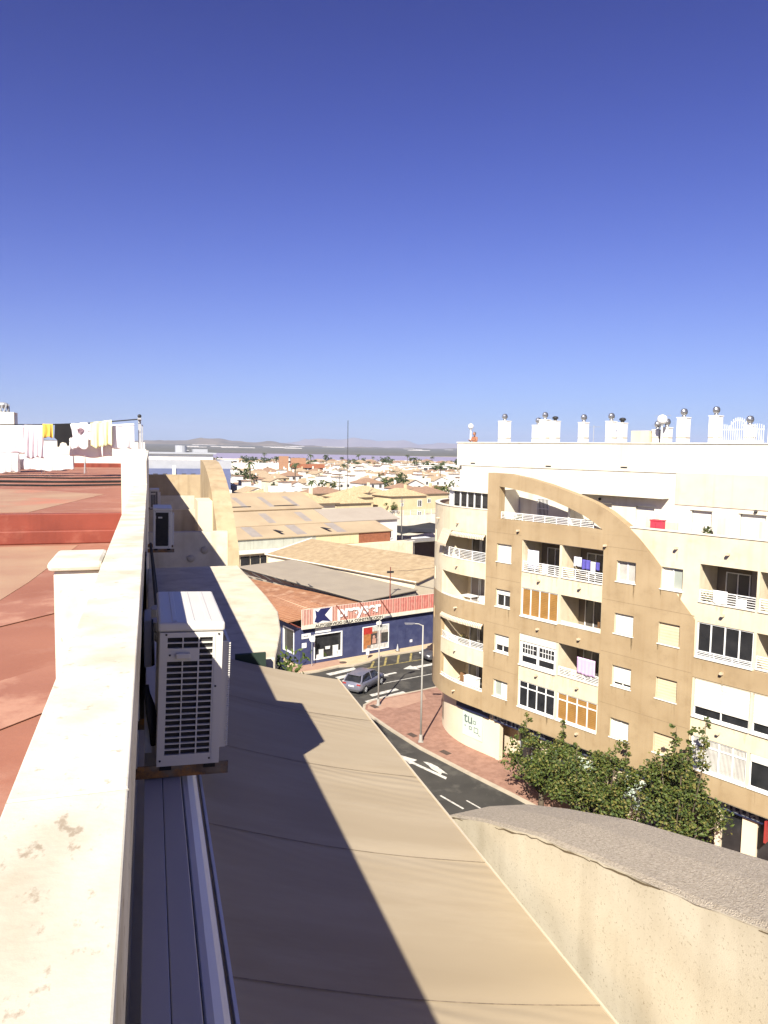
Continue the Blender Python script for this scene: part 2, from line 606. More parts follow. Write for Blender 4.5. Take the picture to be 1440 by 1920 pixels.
for k, (x, y, r) in enumerate([(16.4, 53.4, 0), (17.3, 47.2, 0), (18.4, 43.8, 0)]):
    g = MB()
    g.box(-0.38, 0.38, -0.22, 0.22, 0.124, 0.131)
    for j in range(6):
        g.box(-0.33+j*0.115, -0.26+j*0.115, -0.18, 0.18, 0.131, 0.137)
    tag(g.build('drain_cover', iron, loc=(x, y, 0), rz=radians(-70)), 'small dark iron drain cover in the red pavement', 'drain cover', 'drain covers in the pavement')
g = MB()
g.cyl((17.0, 65.5, 0.121), (17.0, 65.5, 0.134), 0.35, n=16)
g.cyl((17.0, 65.5, 0.134), (17.0, 65.5, 0.138), 0.26, n=16)
tag(g.build('manhole_cover', iron), 'round iron manhole cover in pink paving by the blue shop corner', 'manhole cover')
# ------------------------------------------------------------------ the tan and cream apartment building across the street
FB_LOC = (20.4993, 41.6077, 0)
FB_RZ = radians(-67.8)
FB = empty('apartment_building', FB_LOC, FB_RZ, 'tan and cream apartment block with rounded corner, balconies and a big arch, across the street', 'building')
FLOORS = [(14.68, 12.80), (11.83, 10.12), (8.98, 7.13), (6.12, 4.50)]
BAYS = {'A': (2.20, 4.90), 'B': (5.06, 7.79), 'E': (13.23, 15.96), 'F': (16.08, 18.80), 'G': (26.3, 29.0), 'H': (29.2, 31.9)}
WCOL = {'1': (0.17, 1.35), 'c': (8.64, 9.79), 'd': (11.21, 12.37), 'e': (20.2, 21.4), 'f': (23.2, 24.4)}
WZ = [(14.28, 13.17), (11.44, 10.34), (8.58, 7.47), (5.67, 4.60)]
UEND = 34.0


def rect(u0, u1, z0, z1):
    return [(u0, z0), (u1, z0), (u1, z1), (u0, z1)]


wall_holes = []
for b in BAYS.values():
    for zt, zb in FLOORS:
        wall_holes.append(rect(b[0], b[1], zb, zt))
for c in WCOL.values():
    for zt, zb in WZ:
        wall_holes.append(rect(c[0], c[1], zb, zt))
g = MB()
g.plate([(-0.7, 3.36), (UEND, 3.36), (UEND, 16.10), (9.16, 16.10), (9.16, 15.62), (-0.7, 15.62)], wall_holes, 0.03, 0.26)
g.build('wall', cream, FB)
# tan layer with the arch outline
arch = [(-0.70, 18.64), (0.9, 18.62), (2.55, 18.40), (4.0, 18.12), (5.43, 17.76), (6.3, 17.53), (7.12, 17.28), (8.14, 16.83), (9.2, 16.17), (9.95, 15.56), (10.75, 14.78),
        (11.5, 13.86), (12.15, 12.95), (12.7, 12.35), (13.12, 11.90)]
a_low = [p for p in arch if p[1] < 15.6]
pil = 13.14
tan_out = [(-0.70, 3.35), (UEND, 3.35), (UEND, 4.42), (pil, 4.42), (pil, 9.05), (UEND, 9.05), (UEND, 10.05), (pil, 10.05)] + list(reversed(a_low)) + [(9.9, 15.6), (-0.70, 15.6)]
th = []
th.append(rect(2.16, 7.83, 10.09, 14.72))
th.append(rect(2.16, 7.83, 4.46, 9.02))
for c in ('1', 'c', 'd'):
    for i, (zt, zb) in enumerate(WZ):
        if c == 'd' and i == 0:
            continue
        th.append(rect(WCOL[c][0], WCOL[c][1], zb, zt))
g = MB()
# window d1 straddles the arch edge: notch the outline instead of a hole
notch = [(13.12, 11.90), (12.7, 12.35), (12.15, 12.95), (12.01, 13.17), (11.21, 13.17), (11.21, 14.28), (10.75, 14.78), (9.95, 15.56)]
tan_out = [(-0.70, 3.35), (UEND, 3.35), (UEND, 4.42), (pil, 4.42), (pil, 9.05), (UEND, 9.05), (UEND, 10.05), (pil, 10.05)] + notch + [(9.9, 15.6), (-0.70, 15.6)]
g.plate(tan_out, th, -0.012, 0.028)
g.build('tan_facing', tan, FB)
# free-standing arch above the terrace
opening = [(0.25, 15.80), (7.70, 15.83), (7.2, 16.15), (6.4, 16.53), (5.4, 16.88), (4.3, 17.2), (3.2, 17.45), (2.07, 17.62), (1.1, 17.75), (0.25, 17.82)]
up = [p for p in arch if p[1] > 15.58]
g = MB()
g.plate([(-0.70, 15.604), (9.9, 15.604)] + list(reversed(up)), [opening], -0.012, 0.50)
g.build('arch', tan, FB)
# coping of the terrace parapet
g = MB()
g.box(9.35, UEND, -0.02, 0.30, 16.10, 16.16)
g.build('coping', white_clean, FB)
# thin joint lines in the render
joint = M('render_joint', (0.26, 0.19, 0.11), (0.22, 0.16, 0.09), 3, 0.9)
for z in (14.95, 12.07, 9.2, 6.35):
    for (u0, u1) in ((-0.68, 2.1), (7.9, 10.4 if z > 14 else 13.1)):
        box_part('joint', joint, FB, u0, u1, -0.0165, -0.0125, z, z+0.022)
# terrace floor and slabs behind the wall
slabm = M('slab_concrete', (0.45, 0.38, 0.28), (0.40, 0.33, 0.24), 2, 0.9)
tile_floor = M('terrace_tiles', (0.42, 0.25, 0.17), (0.36, 0.21, 0.14), 2, 0.8)
g = MB()
g.box(-0.6, UEND-0.1, 0.262, 9.0, 14.86, 15.02)
g.build('terrace_floor', tile_floor, FB)
# body behind the balconies
g = MB()
g.box(-0.6, UEND-0.1, 2.0, 16.0, 0.0, 14.855)
g.build('core', slabm, FB)
g = MB()
g.box(UEND-0.3, UEND-0.004, 0.27, 16.0, 3.4, 16.0)
g.build('end_wall', cream, FB)

shutter = add_wave(M('roller_shutter', (0.68, 0.66, 0.59), (0.62, 0.60, 0.53), 1.2, 0.6, stain=(0.52, 0.49, 0.42), stain_scale=2.0), 2.0, 'Z', 0.3, 0.02)
shutter_cream = add_wave(M('roller_shutter_cream', (0.60, 0.49, 0.33), (0.55, 0.44, 0.29), 1, 0.6, stain=(0.5, 0.41, 0.28), stain_scale=2.0), 2.0, 'Z', 0.3, 0.02)
curtain = add_wave(M('curtain_cloth', (0.55, 0.53, 0.48), (0.45, 0.43, 0.39), 3, 0.9), 5.0, 'X', 0.8, 0.03)
brown_blind = add_wave(M('brown_blind', (0.30, 0.16, 0.045), (0.24, 0.125, 0.035), 2, 0.6), 3.0, 'Z', 0.3, 0.02)
green_glass = M('frosted_glass', (0.30, 0.33, 0.29), (0.36, 0.38, 0.34), 1, 0.4)
sill_m = M('window_sill', (0.78, 0.75, 0.68), (0.72, 0.68, 0.6), 3, 0.8)


def frame_bars(g, u0, u1, z0, z1, v0, v1, w, mull=(), trans=()):
    g.box(u0, u0+w, v0, v1, z0, z1)
    g.box(u1-w, u1, v0, v1, z0, z1)
    g.box(u0+w, u1-w, v0, v1, z0, z0+w)
    g.box(u0+w, u1-w, v0, v1, z1-w, z1)
    for m in mull:
        g.box(m-w*0.5, m+w*0.5, v0, v1-0.002, z0+w, z1-w)
    for t in trans:
        g.box(u0+w, u1-w, v0+0.003, v1-0.004, t-w*0.5, t+w*0.5)


def window(par, u0, u1, z0, z1, closed=0.0, sh=None, pane=dark_glass, inset=0.17, pane2=None):
    m = (u0+u1)/2
    g = MB()
    frame_bars(g, u0+0.004, u1-0.004, z0+0.004, z1-0.004, inset, inset+0.06, 0.055, (m,))
    w = g.build('window', white_metal, par)
    for k, (a, b) in enumerate(((u0+0.05, m), (m, u1-0.05))):
        MB().face([(a, inset+0.035, z0+0.05), (b, inset+0.035, z0+0.05), (b, inset+0.035, z1-0.05), (a, inset+0.035, z1-0.05)]).build('pane', pane2 if (pane2 and k) else pane, w)
    if closed > 0:
        zb = z1-(z1-z0)*closed
        box_part('shutter', sh or shutter, w, u0+0.03, u1-0.03, inset-0.05, inset-0.02, zb+0.01, z1-0.03)
    box_part('sill', sill_m, w, u0-0.04, u1+0.04, -0.06, inset-0.05, z0-0.05, z0-0.001)
    return w


spec = {('1', 0): (1.0, shutter), ('1', 1): (0.33, shutter), ('1', 2): (0.62, shutter), ('1', 3): (0.0, None), ('c', 0): (0, None), ('c', 1): (1.0, shutter), ('c', 2): (0.84, shutter),
        ('c', 3): (0, None), ('d', 0): (0, None), ('d', 1): (1.0, shutter_cream), ('d', 2): (1.0, shutter_cream), ('d', 3): (1.0, shutter_cream)}
for c, (u0, u1) in WCOL.items():
    for i, (zt, zb) in enumerate(WZ):
        cl, sh = spec.get((c, i), (random.choice([0, 0.5, 1.0]), shutter))
        pane, p2 = dark_glass, None
        if (c, i) == ('c', 0):
            pane = curtain
        if (c, i) == ('c', 3):
            pane = shutter
        if (c, i) == ('d', 0):
            pane, p2 = shutter, green_glass
        if (c, i) == ('1', 3):
            pane, p2 = green_glass, shutter
        window(FB, u0, u1, zb, zt, cl, sh, pane, pane2=p2)

back_shade = M('taupe_back_shade', (0.20, 0.165, 0.125), (0.17, 0.14, 0.105), 2, 0.9)  # balcony back walls coloured dark to stand for shade in the recess
dark_door = M('door_glass', (0.10, 0.09, 0.085), (0.07, 0.065, 0.06), 0.8, 0.25, spec=0.5)
grey_shutter = add_wave(M('grey_shutter', (0.30, 0.26, 0.24), (0.26, 0.23, 0.21), 1, 0.7), 8.0, 'Z', 0.3, 0.01)


def balcony(par, u0, u1, zb, zt, floor_z, doors=True):
    g = MB()
    v0, v1 = 0.262, 1.90
    a, b = u0-0.03, u1+0.03
    g.face([(a, v0, floor_z), (a, v1, floor_z), (a, v1, zt+0.02), (a, v0, zt+0.02)])
    g.face([(b, v0, floor_z), (b, v1, floor_z), (b, v1, zt+0.02), (b, v0, zt+0.02)])
    g.face([(a, v1, floor_z), (b, v1, floor_z), (b, v1, zt+0.02), (a, v1, zt+0.02)])
    g.face([(a, v0, floor_z), (b, v0, floor_z), (b, v1, floor_z), (a, v1, floor_z)])
    g.face([(a, v0, zt+0.02), (b, v0, zt+0.02), (b, v1, zt+0.02), (a, v1, zt+0.02)])
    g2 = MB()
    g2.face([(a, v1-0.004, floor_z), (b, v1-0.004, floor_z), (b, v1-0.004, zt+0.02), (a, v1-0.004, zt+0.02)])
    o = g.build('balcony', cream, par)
    g2.build('back_wall', back_shade, o)
    if doors:
        w = u1-u0
        d0, d1 = u0+w*0.16, u0+w*0.60
        g = MB()
        frame_bars(g, d0, d1, floor_z+0.02, floor_z+2.1, v1-0.07, v1-0.01, 0.05, ((d0+d1)/2,))
        d = g.build('door', white_metal, o)
        MB().face([(d0+.04, v1-.03, floor_z+.05), (d1-.04, v1-.03, floor_z+.05), (d1-.04, v1-.03, floor_z+2.06), (d0+.04, v1-.03, floor_z+2.06)]).build('pane', dark_door, d)
        box_part('shutter', grey_shutter, o, u0+w*0.62, u1-0.1, v1-0.05, v1-0.012, floor_z+0.7, floor_z+2.35)
    return o


def railing(par, u0, u1, z0, h, n=5, v=0.10, posts=3):
    g = MB()
    for k in range(n+1):
        z = z0+0.05+(h-0.05)*k/n
        g.box(u0+0.02, u1-0.02, v, v+0.03, z-0.014 if k < n else z-0.03, z+0.014)
    for k in range(posts+1):
        u = u0+0.03+(u1-u0-0.06)*k/posts
        g.box(u-0.022, u+0.022, v-0.012, v-0.002, z0, z0+h)
    return g.build('railing', white_metal, par)


def glazed(par, u0, u1, zb, zt, pane, cols=4, trans=None, v=0.08, w=0.06):
    g = MB()
    mull = [u0+(u1-u0)*k/cols for k in range(1, cols)]
    frame_bars(g, u0+0.006, u1-0.006, zb+0.004, zt-0.004, v, v+0.07, w, mull, (trans,) if trans else ())
    f = g.build('glazing', white_metal, par)
    ed = [u0]+mull+[u1]
    rows = [(zb, trans), (trans, zt)] if trans else [(zb, zt)]
    for a, b in zip(ed, ed[1:]):
        for (z0, z1) in rows:
            MB().face([(a+.02, v+.04, z0+.02), (b-.02, v+.04, z0+.02), (b-.02, v+.04, z1-.02), (a+.02, v+.04, z1-.02)]).build('pane', pane, f)
    return f


for bn, (u0, u1) in BAYS.items():
    for i, (zt, zb) in enumerate(FLOORS):
        fl = zb-0.72
        key = bn+str(i+1)
        if key in ('A2', 'B4'):
            glazed(FB, u0, u1, zb, zt, brown_blind, 4, zt-0.42 if key == 'B4' else None)
            box_part('sill', sill_m, FB, u0-0.03, u1+0.03, -0.07, 0.05, zb-0.07, zb-0.001)
            continue
        if key == 'A3':
            f = glazed(FB, u0, u1, zb, zt-0.42, dark_glass, 2, zb+0.62, w=0.16)
            for k in range(2):
                a = u0+0.2+k*1.33
                gg = MB()
                for j in range(1, 5):
                    gg.box(a+j*0.2-0.012, a+j*0.2+0.012, 0.05, 0.075, zb+0.7, zt-0.56)
                gg.box(a, a+1.0, 0.052, 0.077, zb+1.0, zb+1.03)
                gg.build('grille', white_metal, f)
            box_part('shutter_box', white_clean, FB, u0+0.004, u1-0.004, 0.02, 0.16, zt-0.416, zt-0.004)
            box_part('sill', sill_m, FB, u0-0.03, u1+0.03, -0.07, 0.05, zb-0.07, zb-0.001)
            continue
        if key in ('A4', 'E4', 'E2'):
            f = glazed(FB, u0, u1, zb, zt, curtain if key == 'E4' else dark_glass, 4, None if key == 'E2' else zt-0.42)
            box_part('sill', sill_m, FB, u0-0.03, u1+0.03, -0.07, 0.05, zb-0.07, zb-0.001)
            if key == 'E2':
                railing(FB, u0, u1, zb, 0.30, 3, v=0.0)
            continue
        if key in ('E3', 'F3', 'F4', 'G3', 'H2'):
            f = glazed(FB, u0, u1, zb, zt, dark_glass, 2, None, v=0.10)
            m = (u0+u1)/2
            for a, b in ((u0+0.05, m-0.03), (m+0.03, u1-0.05)):
                box_part('shutter', shutter, f, a, b, 0.05, 0.08, zb+(0.48 if key != 'F4' else 1.25), zt-0.01)
            box_part('sill', sill_m, FB, u0-0.03, u1+0.03, -0.07, 0.05, zb-0.07, zb-0.001)
            continue
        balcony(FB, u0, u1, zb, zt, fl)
        if key in ('A1', 'B1', 'E1', 'F1', 'B3', 'F2', 'G1', 'H1', 'G2'):
            railing(FB, u0, u1, zb, 0.62 if key != 'B3' else 0.5)
        box_part('coping', white_clean, FB, u0, u1, -0.03, 0.27, zb+0.001, zb+0.035)
        if key == 'B2':
            box_part('low_screen', white_clean, FB, u0+0.02, u1-0.02, 0.12, 0.15, zb+0.04, zb+0.22)

# overflow spouts
spout_m = M('spout_clay', (0.62, 0.52, 0.38), (0.5, 0.4, 0.28), 6, 0.8)
for (u, z) in [(1.9, 15.22), (7.95, 14.98), (12.0, 15.3), (3.55, 12.42), (6.4, 12.42), (3.6, 9.52), (6.5, 9.52), (3.6, 6.72), (6.5, 6.72), (6.6, 4.08), (14.5, 12.35), (14.6, 9.55), (14.6, 6.6), (14.6, 15.3), (17.5, 15.3)]:
    g = MB()
    g.box(u-0.06, u+0.06, -0.22, 0.02, z-0.03, z+0.04)
    g.box(u-0.06, u-0.035, -0.22, 0.02, z+0.04, z+0.075)
    g.box(u+0.035, u+0.06, -0.22, 0.02, z+0.04, z+0.075)
    g.build('spout', spout_m, FB)

# rain streaks below sills and spouts
st_tan = M('streak_on_tan', (0.285, 0.205, 0.113), (0.33, 0.245, 0.14), 5, 0.95)
st_cream = M('streak_on_cream', (0.50, 0.41, 0.28), (0.57, 0.48, 0.335), 5, 0.95)
sr_ = random.Random(31)


def streak(u, z, ln, w, m, v):
    g = MB()
    n_ = 5
    c_, pw = u, w
    pts_ = []
    for k in range(n_+1):
        f = k/n_
        c_ = u+sr_.uniform(-0.02, 0.02)
        pts_.append((c_, z-ln*f, w*(1-f)**0.7*sr_.uniform(0.7, 1.2)))
    for p, q in zip(pts_, pts_[1:]):
        g.face([(p[0]-p[2]/2, v, p[1]), (p[0]+p[2]/2, v, p[1]), (q[0]+q[2]/2, v, q[1]), (q[0]-q[2]/2, v, q[1])])
    g.build('rain_streak', m, FB, fix=False)


for c in ('1', 'c', 'd'):
    for (zt, zb) in WZ:
        for k in range(3):
            streak(sr_.choice([WCOL[c][0], WCOL[c][1]-0.1, sr_.uniform(*WCOL[c])])+0.03, zb-0.055, sr_.uniform(0.3, 1.0), sr_.uniform(0.06, 0.16), st_tan, -0.0142)
for (u0, u1) in (BAYS['A'], BAYS['B'], BAYS['E'], BAYS['F']):
    for i, (zt, zb) in enumerate(FLOORS):
        crm = i in (0, 2)
        for k in range(4):
            streak(sr_.uniform(u0, u1), zb-0.03, sr_.uniform(0.2, 0.75), sr_.uniform(0.06, 0.2), st_cream if crm else st_tan, 0.0275 if crm else -0.0143)
for (u, z, cr_) in ((1.9, 15.2, 0), (3.55, 12.4, 1), (6.4, 12.4, 1), (3.6, 9.5, 0), (6.5, 9.5, 0), (6.5, 6.7, 1), (3.6, 6.7, 1), (14.6, 9.5, 0), (12.0, 15.25, 1)):
    streak(u, z-0.03, sr_.uniform(0.35, 0.6), 0.10, st_cream if cr_ else st_tan, 0.0275 if cr_ else -0.0143)

# ---------------- rounded corner
RC, RV, S0 = -2.2, 8.0, 1.5
RAD = 8.0


def cmap(s, d, z):
    """arc-length along the rounded front (from u=-0.7 leftwards), depth d behind the face"""
    if s <= S0:
        return (-0.7-s, d, z)
    L = RAD*pi/2
    if s <= S0+L:
        t = (s-S0)/RAD
        r = RAD-d
        return (RC-r*sin(t), RV-r*cos(t), z)
    return (RC-(RAD-d), RV+(s-S0-L), z)


def gridwall(g, S, Z, hole, d0, d1, mi=lambda s, z: 0, ends=True):
    ns, nz = len(S)-1, len(Z)-1

    def solid(i, j):
        if i < 0 or j < 0 or i >= ns or j >= nz:
            return False
        return not hole((S[i]+S[i+1])/2, (Z[j]+Z[j+1])/2)
    for i in range(ns):
        for j in range(nz):
            if not solid(i, j):
                continue
            m = mi((S[i]+S[i+1])/2, (Z[j]+Z[j+1])/2)
            a, b, z0, z1 = S[i], S[i+1], Z[j], Z[j+1]
            g.face([cmap(a, d0, z0), cmap(b, d0, z0), cmap(b, d0, z1), cmap(a, d0, z1)], m)
            g.face([cmap(a, d1, z0), cmap(a, d1, z1), cmap(b, d1, z1), cmap(b, d1, z0)], m)
            if not solid(i-1, j):
                g.face([cmap(a, d0, z0), cmap(a, d0, z1), cmap(a, d1, z1), cmap(a, d1, z0)], m)
            if not solid(i+1, j):
                g.face([cmap(b, d0, z0), cmap(b, d1, z0), cmap(b, d1, z1), cmap(b, d0, z1)], m)
            if not solid(i, j-1):
                g.face([cmap(a, d0, z0), cmap(a, d1, z0), cmap(b, d1, z0), cmap(b, d0, z0)], m)
            if not solid(i, j+1):
                g.face([cmap(a, d0, z1), cmap(b, d0, z1), cmap(b, d1, z1), cmap(a, d1, z1)], m)


SO0, SO1 = 0.06, 4.62
cut = sorted(set([0.0, SO0, SO1, 6.3, 6.75]+[round(0.4*k, 3) for k in range(0, 54)]))
cut = [c for k, c in enumerate(cut) if k == 0 or c-cut[k-1] > 0.02]
CF = [(14.70, 12.86), (11.86, 10.22), (8.98, 7.18), (6.15, 4.52)]
zc = sorted(set([3.36, 16.28]+[z for f in CF for z in f]+[13.55, 14.5, 10.9, 11.85, 8.1, 9.05, 5.2, 6.15, 10.25]))
zc = [c for k, c in enumerate(zc) if k == 0 or c-zc[k-1] > 0.005]


def chole(s, z):
    if SO0 < s < SO1:
        return any(zb < z < zt for zt, zb in CF)
    if 6.3 < s < 6.75:
        return 13.55 < z < 14.5 or 10.9 < z < 11.85 or 8.1 < z < 8.98 or 5.2 < z < 6.12
    return False


def cmat(s, z):
    if z > 10.23:
        return 0
    if s < SO1 and 6.1 < z < 7.2:
        return 0
    return 1


g = MB()
gridwall(g, cut, zc, chole, 0.0, 0.25, cmat)
g.build('rounded_wall', [cream, tan], FB)
g = MB()
gridwall(g, cut, [16.281, 16.33], lambda s, z: False, -0.04, 0.29)
g.build('coping', white_clean, FB)
# balcony floors and back wall of the rounded bay
for k, (zt, zb) in enumerate(CF):
    fl = zb-0.72
    g = MB()
    ss = [0.03+0.42*i for i in range(12)]
    for a, b in zip(ss, ss[1:]):
        for z in (fl, zt+0.03):
            g.face([cmap(a, 0.252, z), cmap(b, 0.252, z), cmap(b, 1.9, z), cmap(a, 1.9, z)])
        g.face([cmap(a, 1.9, fl), cmap(b, 1.9, fl), cmap(b, 1.9, zt+.03), cmap(a, 1.9, zt+.03)])
    for s_ in (ss[0], ss[-1]):
        g.face([cmap(s_, 0.252, fl), cmap(s_, 1.9, fl), cmap(s_, 1.9, zt+.03), cmap(s_, 0.252, zt+.03)])
    o = g.build('balcony', cream, FB)
    g = MB()
    for (sa, sb) in ((0.3, 1.3), (1.3, 2.3), (2.5, 3.7)):
        p = [cmap(sa, 1.86, 0), cmap(sb, 1.86, 0)]
        g.face([(p[0][0], p[0][1], fl+.05), (p[1][0], p[1][1], fl+.05), (p[1][0], p[1][1], fl+2.1), (p[0][0], p[0][1], fl+2.1)])
    g.build('door', dark_door if k != 1 else grey_shutter, o)
    for z in (None,):
        g = MB()
        for (sa, sb) in ((0.3, 1.3), (1.3, 2.3), (2.5, 3.7)):
            for s_ in (sa, sb):
                p = cmap(s_, 1.84, 0)
                g.box(p[0]-.03, p[0]+.03, p[1]-.03, p[1]+.02, fl, fl+2.14)
        g.build('door_frame', white_metal, o)
    # rails
    if k in (0, 2, 3):
        hh = (0.66, 0.45, 0.16)[(0, 2, 3).index(k)]
        nr = (6, 4, 1)[(0, 2, 3).index(k)]
        g = MB()
        for i in range(len(ss)-1):
            for q in range(nr+1):
                z = zb+0.05+(hh-0.05)*q/nr
                a, b = cmap(ss[i], 0.1, z), cmap(ss[i+1], 0.1, z)
                g.cyl(a, b, 0.02 if q < nr else 0.03, n=4, caps=False)
        for i in range(0, len(ss), 3):
            g.cyl(cmap(ss[i], 0.1, zb), cmap(ss[i], 0.1, zb+hh), 0.03, n=6)
        g.build('railing', white_metal, FB)
    g = MB()
    gridwall(g, [c for c in cut if SO0 <= c <= SO1], [zb+0.001, zb+0.04], lambda s, z: False, -0.02, 0.27)
    g.build('coping', white_clean, FB)
for zt, zb in ((14.5, 13.55), (11.85, 10.9), (8.98, 8.1), (6.12, 5.2)):
    a, b = cmap(6.3, 0.16, 0), cmap(6.75, 0.16, 0)
    MB().face([(a[0], a[1], zb), (b[0], b[1], zb), (b[0], b[1], zt), (a[0], a[1], zt)]).build('window', white_metal, FB)
for (s_, z) in ((2.6, 15.25), (5.5, 15.3), (2.6, 12.4), (2.6, 9.6), (2.6, 6.7), (2.6, 3.95)):
    p, q = cmap(s_, 0.0, z), cmap(s_, -0.22, z)
    MB().cyl(p, q, 0.06, n=6).build('spout', spout_m, FB)
# core of the rounded part
g = MB()
pts = [cmap(0.2+0.7*i, 1.95, 0)[:2] for i in range(0, 26)]
g.plate(list(pts)+[(-0.65, 19.0)], [], 0.0, 15.0, axis='z')
g.build('core', slabm, FB)
g = MB()
pts = [cmap(0.0+0.5*i, 0.255, 0)[:2] for i in range(0, 36)]
g.plate(list(pts)+[(-0.65, 16.0)], [], 15.004, 15.06, axis='z')
g.build('terrace_floor', tile_floor, FB)
# striped awnings on the rounded corner
stripe = M('awning_stripe', (0.62, 0.50, 0.33), (0.62, 0.50, 0.33), 1, 0.9)
t = stripe.node_tree
wv = t.nodes.new('ShaderNodeTexWave')
wv.bands_direction = 'X'
wv.inputs['Scale'].default_value = 2.1
co = t.nodes.new('ShaderNodeTexCoord')
t.links.new(co.outputs['Object'], wv.inputs[0])
rp_ = t.nodes.new('ShaderNodeValToRGB')
rp_.color_ramp.elements[0].position = 0.42
rp_.color_ramp.elements[1].position = 0.55
rp_.color_ramp.elements[0].color = (0.70, 0.62, 0.48, 1)
rp_.color_ramp.elements[1].color = (0.36, 0.27, 0.17, 1)
t.links.new(wv.outputs[1], rp_.inputs[0])
t.links.new(rp_.outputs[0], t.nodes['Principled BSDF'].inputs['Base Color'])


def curved_awning(s0, s1, zt, drop, out):
    g = MB()
    n = max(3, int((s1-s0)/0.3))
    for i in range(n):
        a, b = s0+(s1-s0)*i/n, s0+(s1-s0)*(i+1)/n
        g.face([cmap(a, -0.01, zt), cmap(b, -0.01, zt), cmap(b, -out, zt-drop), cmap(a, -out, zt-drop)])
        g.face([cmap(a, -out, zt-drop), cmap(b, -out, zt-drop), cmap(b, -out, zt-drop-0.13-0.03*(i % 2)), cmap(a, -out, zt-drop-0.13-0.03*((i+1) % 2))])
    o = g.build('awning', stripe, FB)
    s = o.modifiers.new('thick', 'SOLIDIFY')
    s.thickness = 0.012
    return o


curved_awning(0.1, 3.2, 14.68, 0.16, 0.18)
curved_awning(3.35, 4.6, 14.72, 0.95, 0.45)
curved_awning(0.1, 4.5, 8.96, 0.16, 0.18)

# ---------------- penthouse
PV = 2.0
PU0, PU1 = -5.4, UEND-0.1
doors = [(8.40, 9.52), (11.62, 12.70), (14.12, 15.36), (5.2, 6.9), (18.3, 19.5), (22, 23.4)]
ph = [rect(a, b, 15.06, 17.12) for a, b in doors]+[rect(1.6, 2.5, 15.9, 17.1)]
g = MB()
g.plate([(PU0+0.4, 15.022), (PU1, 15.022), (PU1, 18.98), (PU0+0.4, 18.98)], ph, PV, PV+0.25)
g.build('penthouse_wall', white_clean, FB)
g = MB()
g.box(PU0, PU1, PV-0.05, PV+0.25, 18.985, 20.52)
g.box(PU0, PU0+0.3, PV+0.25, 14.0, 15.07, 20.52)
g.build('roof_parapet', white_clean, FB)
g = MB()
g.box(PU0-0.06, PU1, PV-0.10, PV+0.30, 20.522, 20.585)
g.build('coping', white_clean, FB)
g = MB()
g.box(PU0+0.31, PU1, PV+0.26, 14.0, 18.8, 19.45)
g.build('roof', slabm, FB)
pinkish = M('pinkish_render', (0.66, 0.54, 0.42), (0.60, 0.48, 0.37), 1.0, 0.9, streak=0.15, stain=(0.5, 0.4, 0.3), stain_scale=0.7)
g = MB()
g.box(10.7, PU1-0.2, PV-0.045, PV-0.003, 17.35, 18.98)
g.build('fascia_panel', pinkish, FB)
g = MB()
g.box(5.0, 10.35, PV-0.62, PV-0.005, 17.62, 17.76)
g.build('canopy', white_clean, FB)
for a, b in doors:
    d = box_part('door_shutter', shutter, FB, a+0.02, b-0.02, PV+0.12, PV+0.15, 15.07, 17.1)
    box_part('lintel', white_clean, FB, a-0.05, b+0.05, PV-0.06, PV-0.004, 17.125, 17.18)
g = MB()
for k in range(9):
    g.box(1.62+k*0.105, 1.65+k*0.105, PV-0.03, PV+0.0-0.004, 15.85, 17.15)
for z in (15.9, 16.5, 17.1):
    g.box(1.6, 2.5, PV-0.055, PV-0.032, z-0.015, z+0.015)
w = g.build('barred_window', white_metal, FB)
MB().face([(1.6, PV+0.12, 15.9), (2.5, PV+0.12, 15.9), (2.5, PV+0.12, 17.1), (1.6, PV+0.12, 17.1)]).build('pane', dark_glass, w)
for (a, b, h) in ((0.05, 0.2, 17.6), (4.95, 5.1, 16.9), (9.7, 9.85, 16.75), (9.85, 11.3, 16.45), (13.5, 13.65, 16.9), (15.5, 15.65, 16.9), (15.65, 16.6, 16.6)):
    box_part('divider_wall', pinkish if h < 16.7 else white_clean, FB, a, b, 0.6 if b-a < 0.5 else 1.2, PV-0.06 if b-a < 0.5 else 1.35, 15.022, h, bevel=0.01)
railing(FB, 0.26, 7.0, 15.83, 0.42, 4, v=0.2, posts=8)
# wall lamps and small vents on the penthouse
for (u, z) in ((6.15, 17.35), (14.9, 17.28)):
    MB().ball((u, PV-0.1, z), 0.09, 8, 6).build('wall_lamp', black_metal, FB)
for (u, z) in ((-3.9, 19.15), (2.4, 19.12), (7.6, 19.2)):
    box_part('vent', black_metal, FB, u-0.2, u+0.2, PV-0.075, PV-0.053, z-0.03, z+0.04)
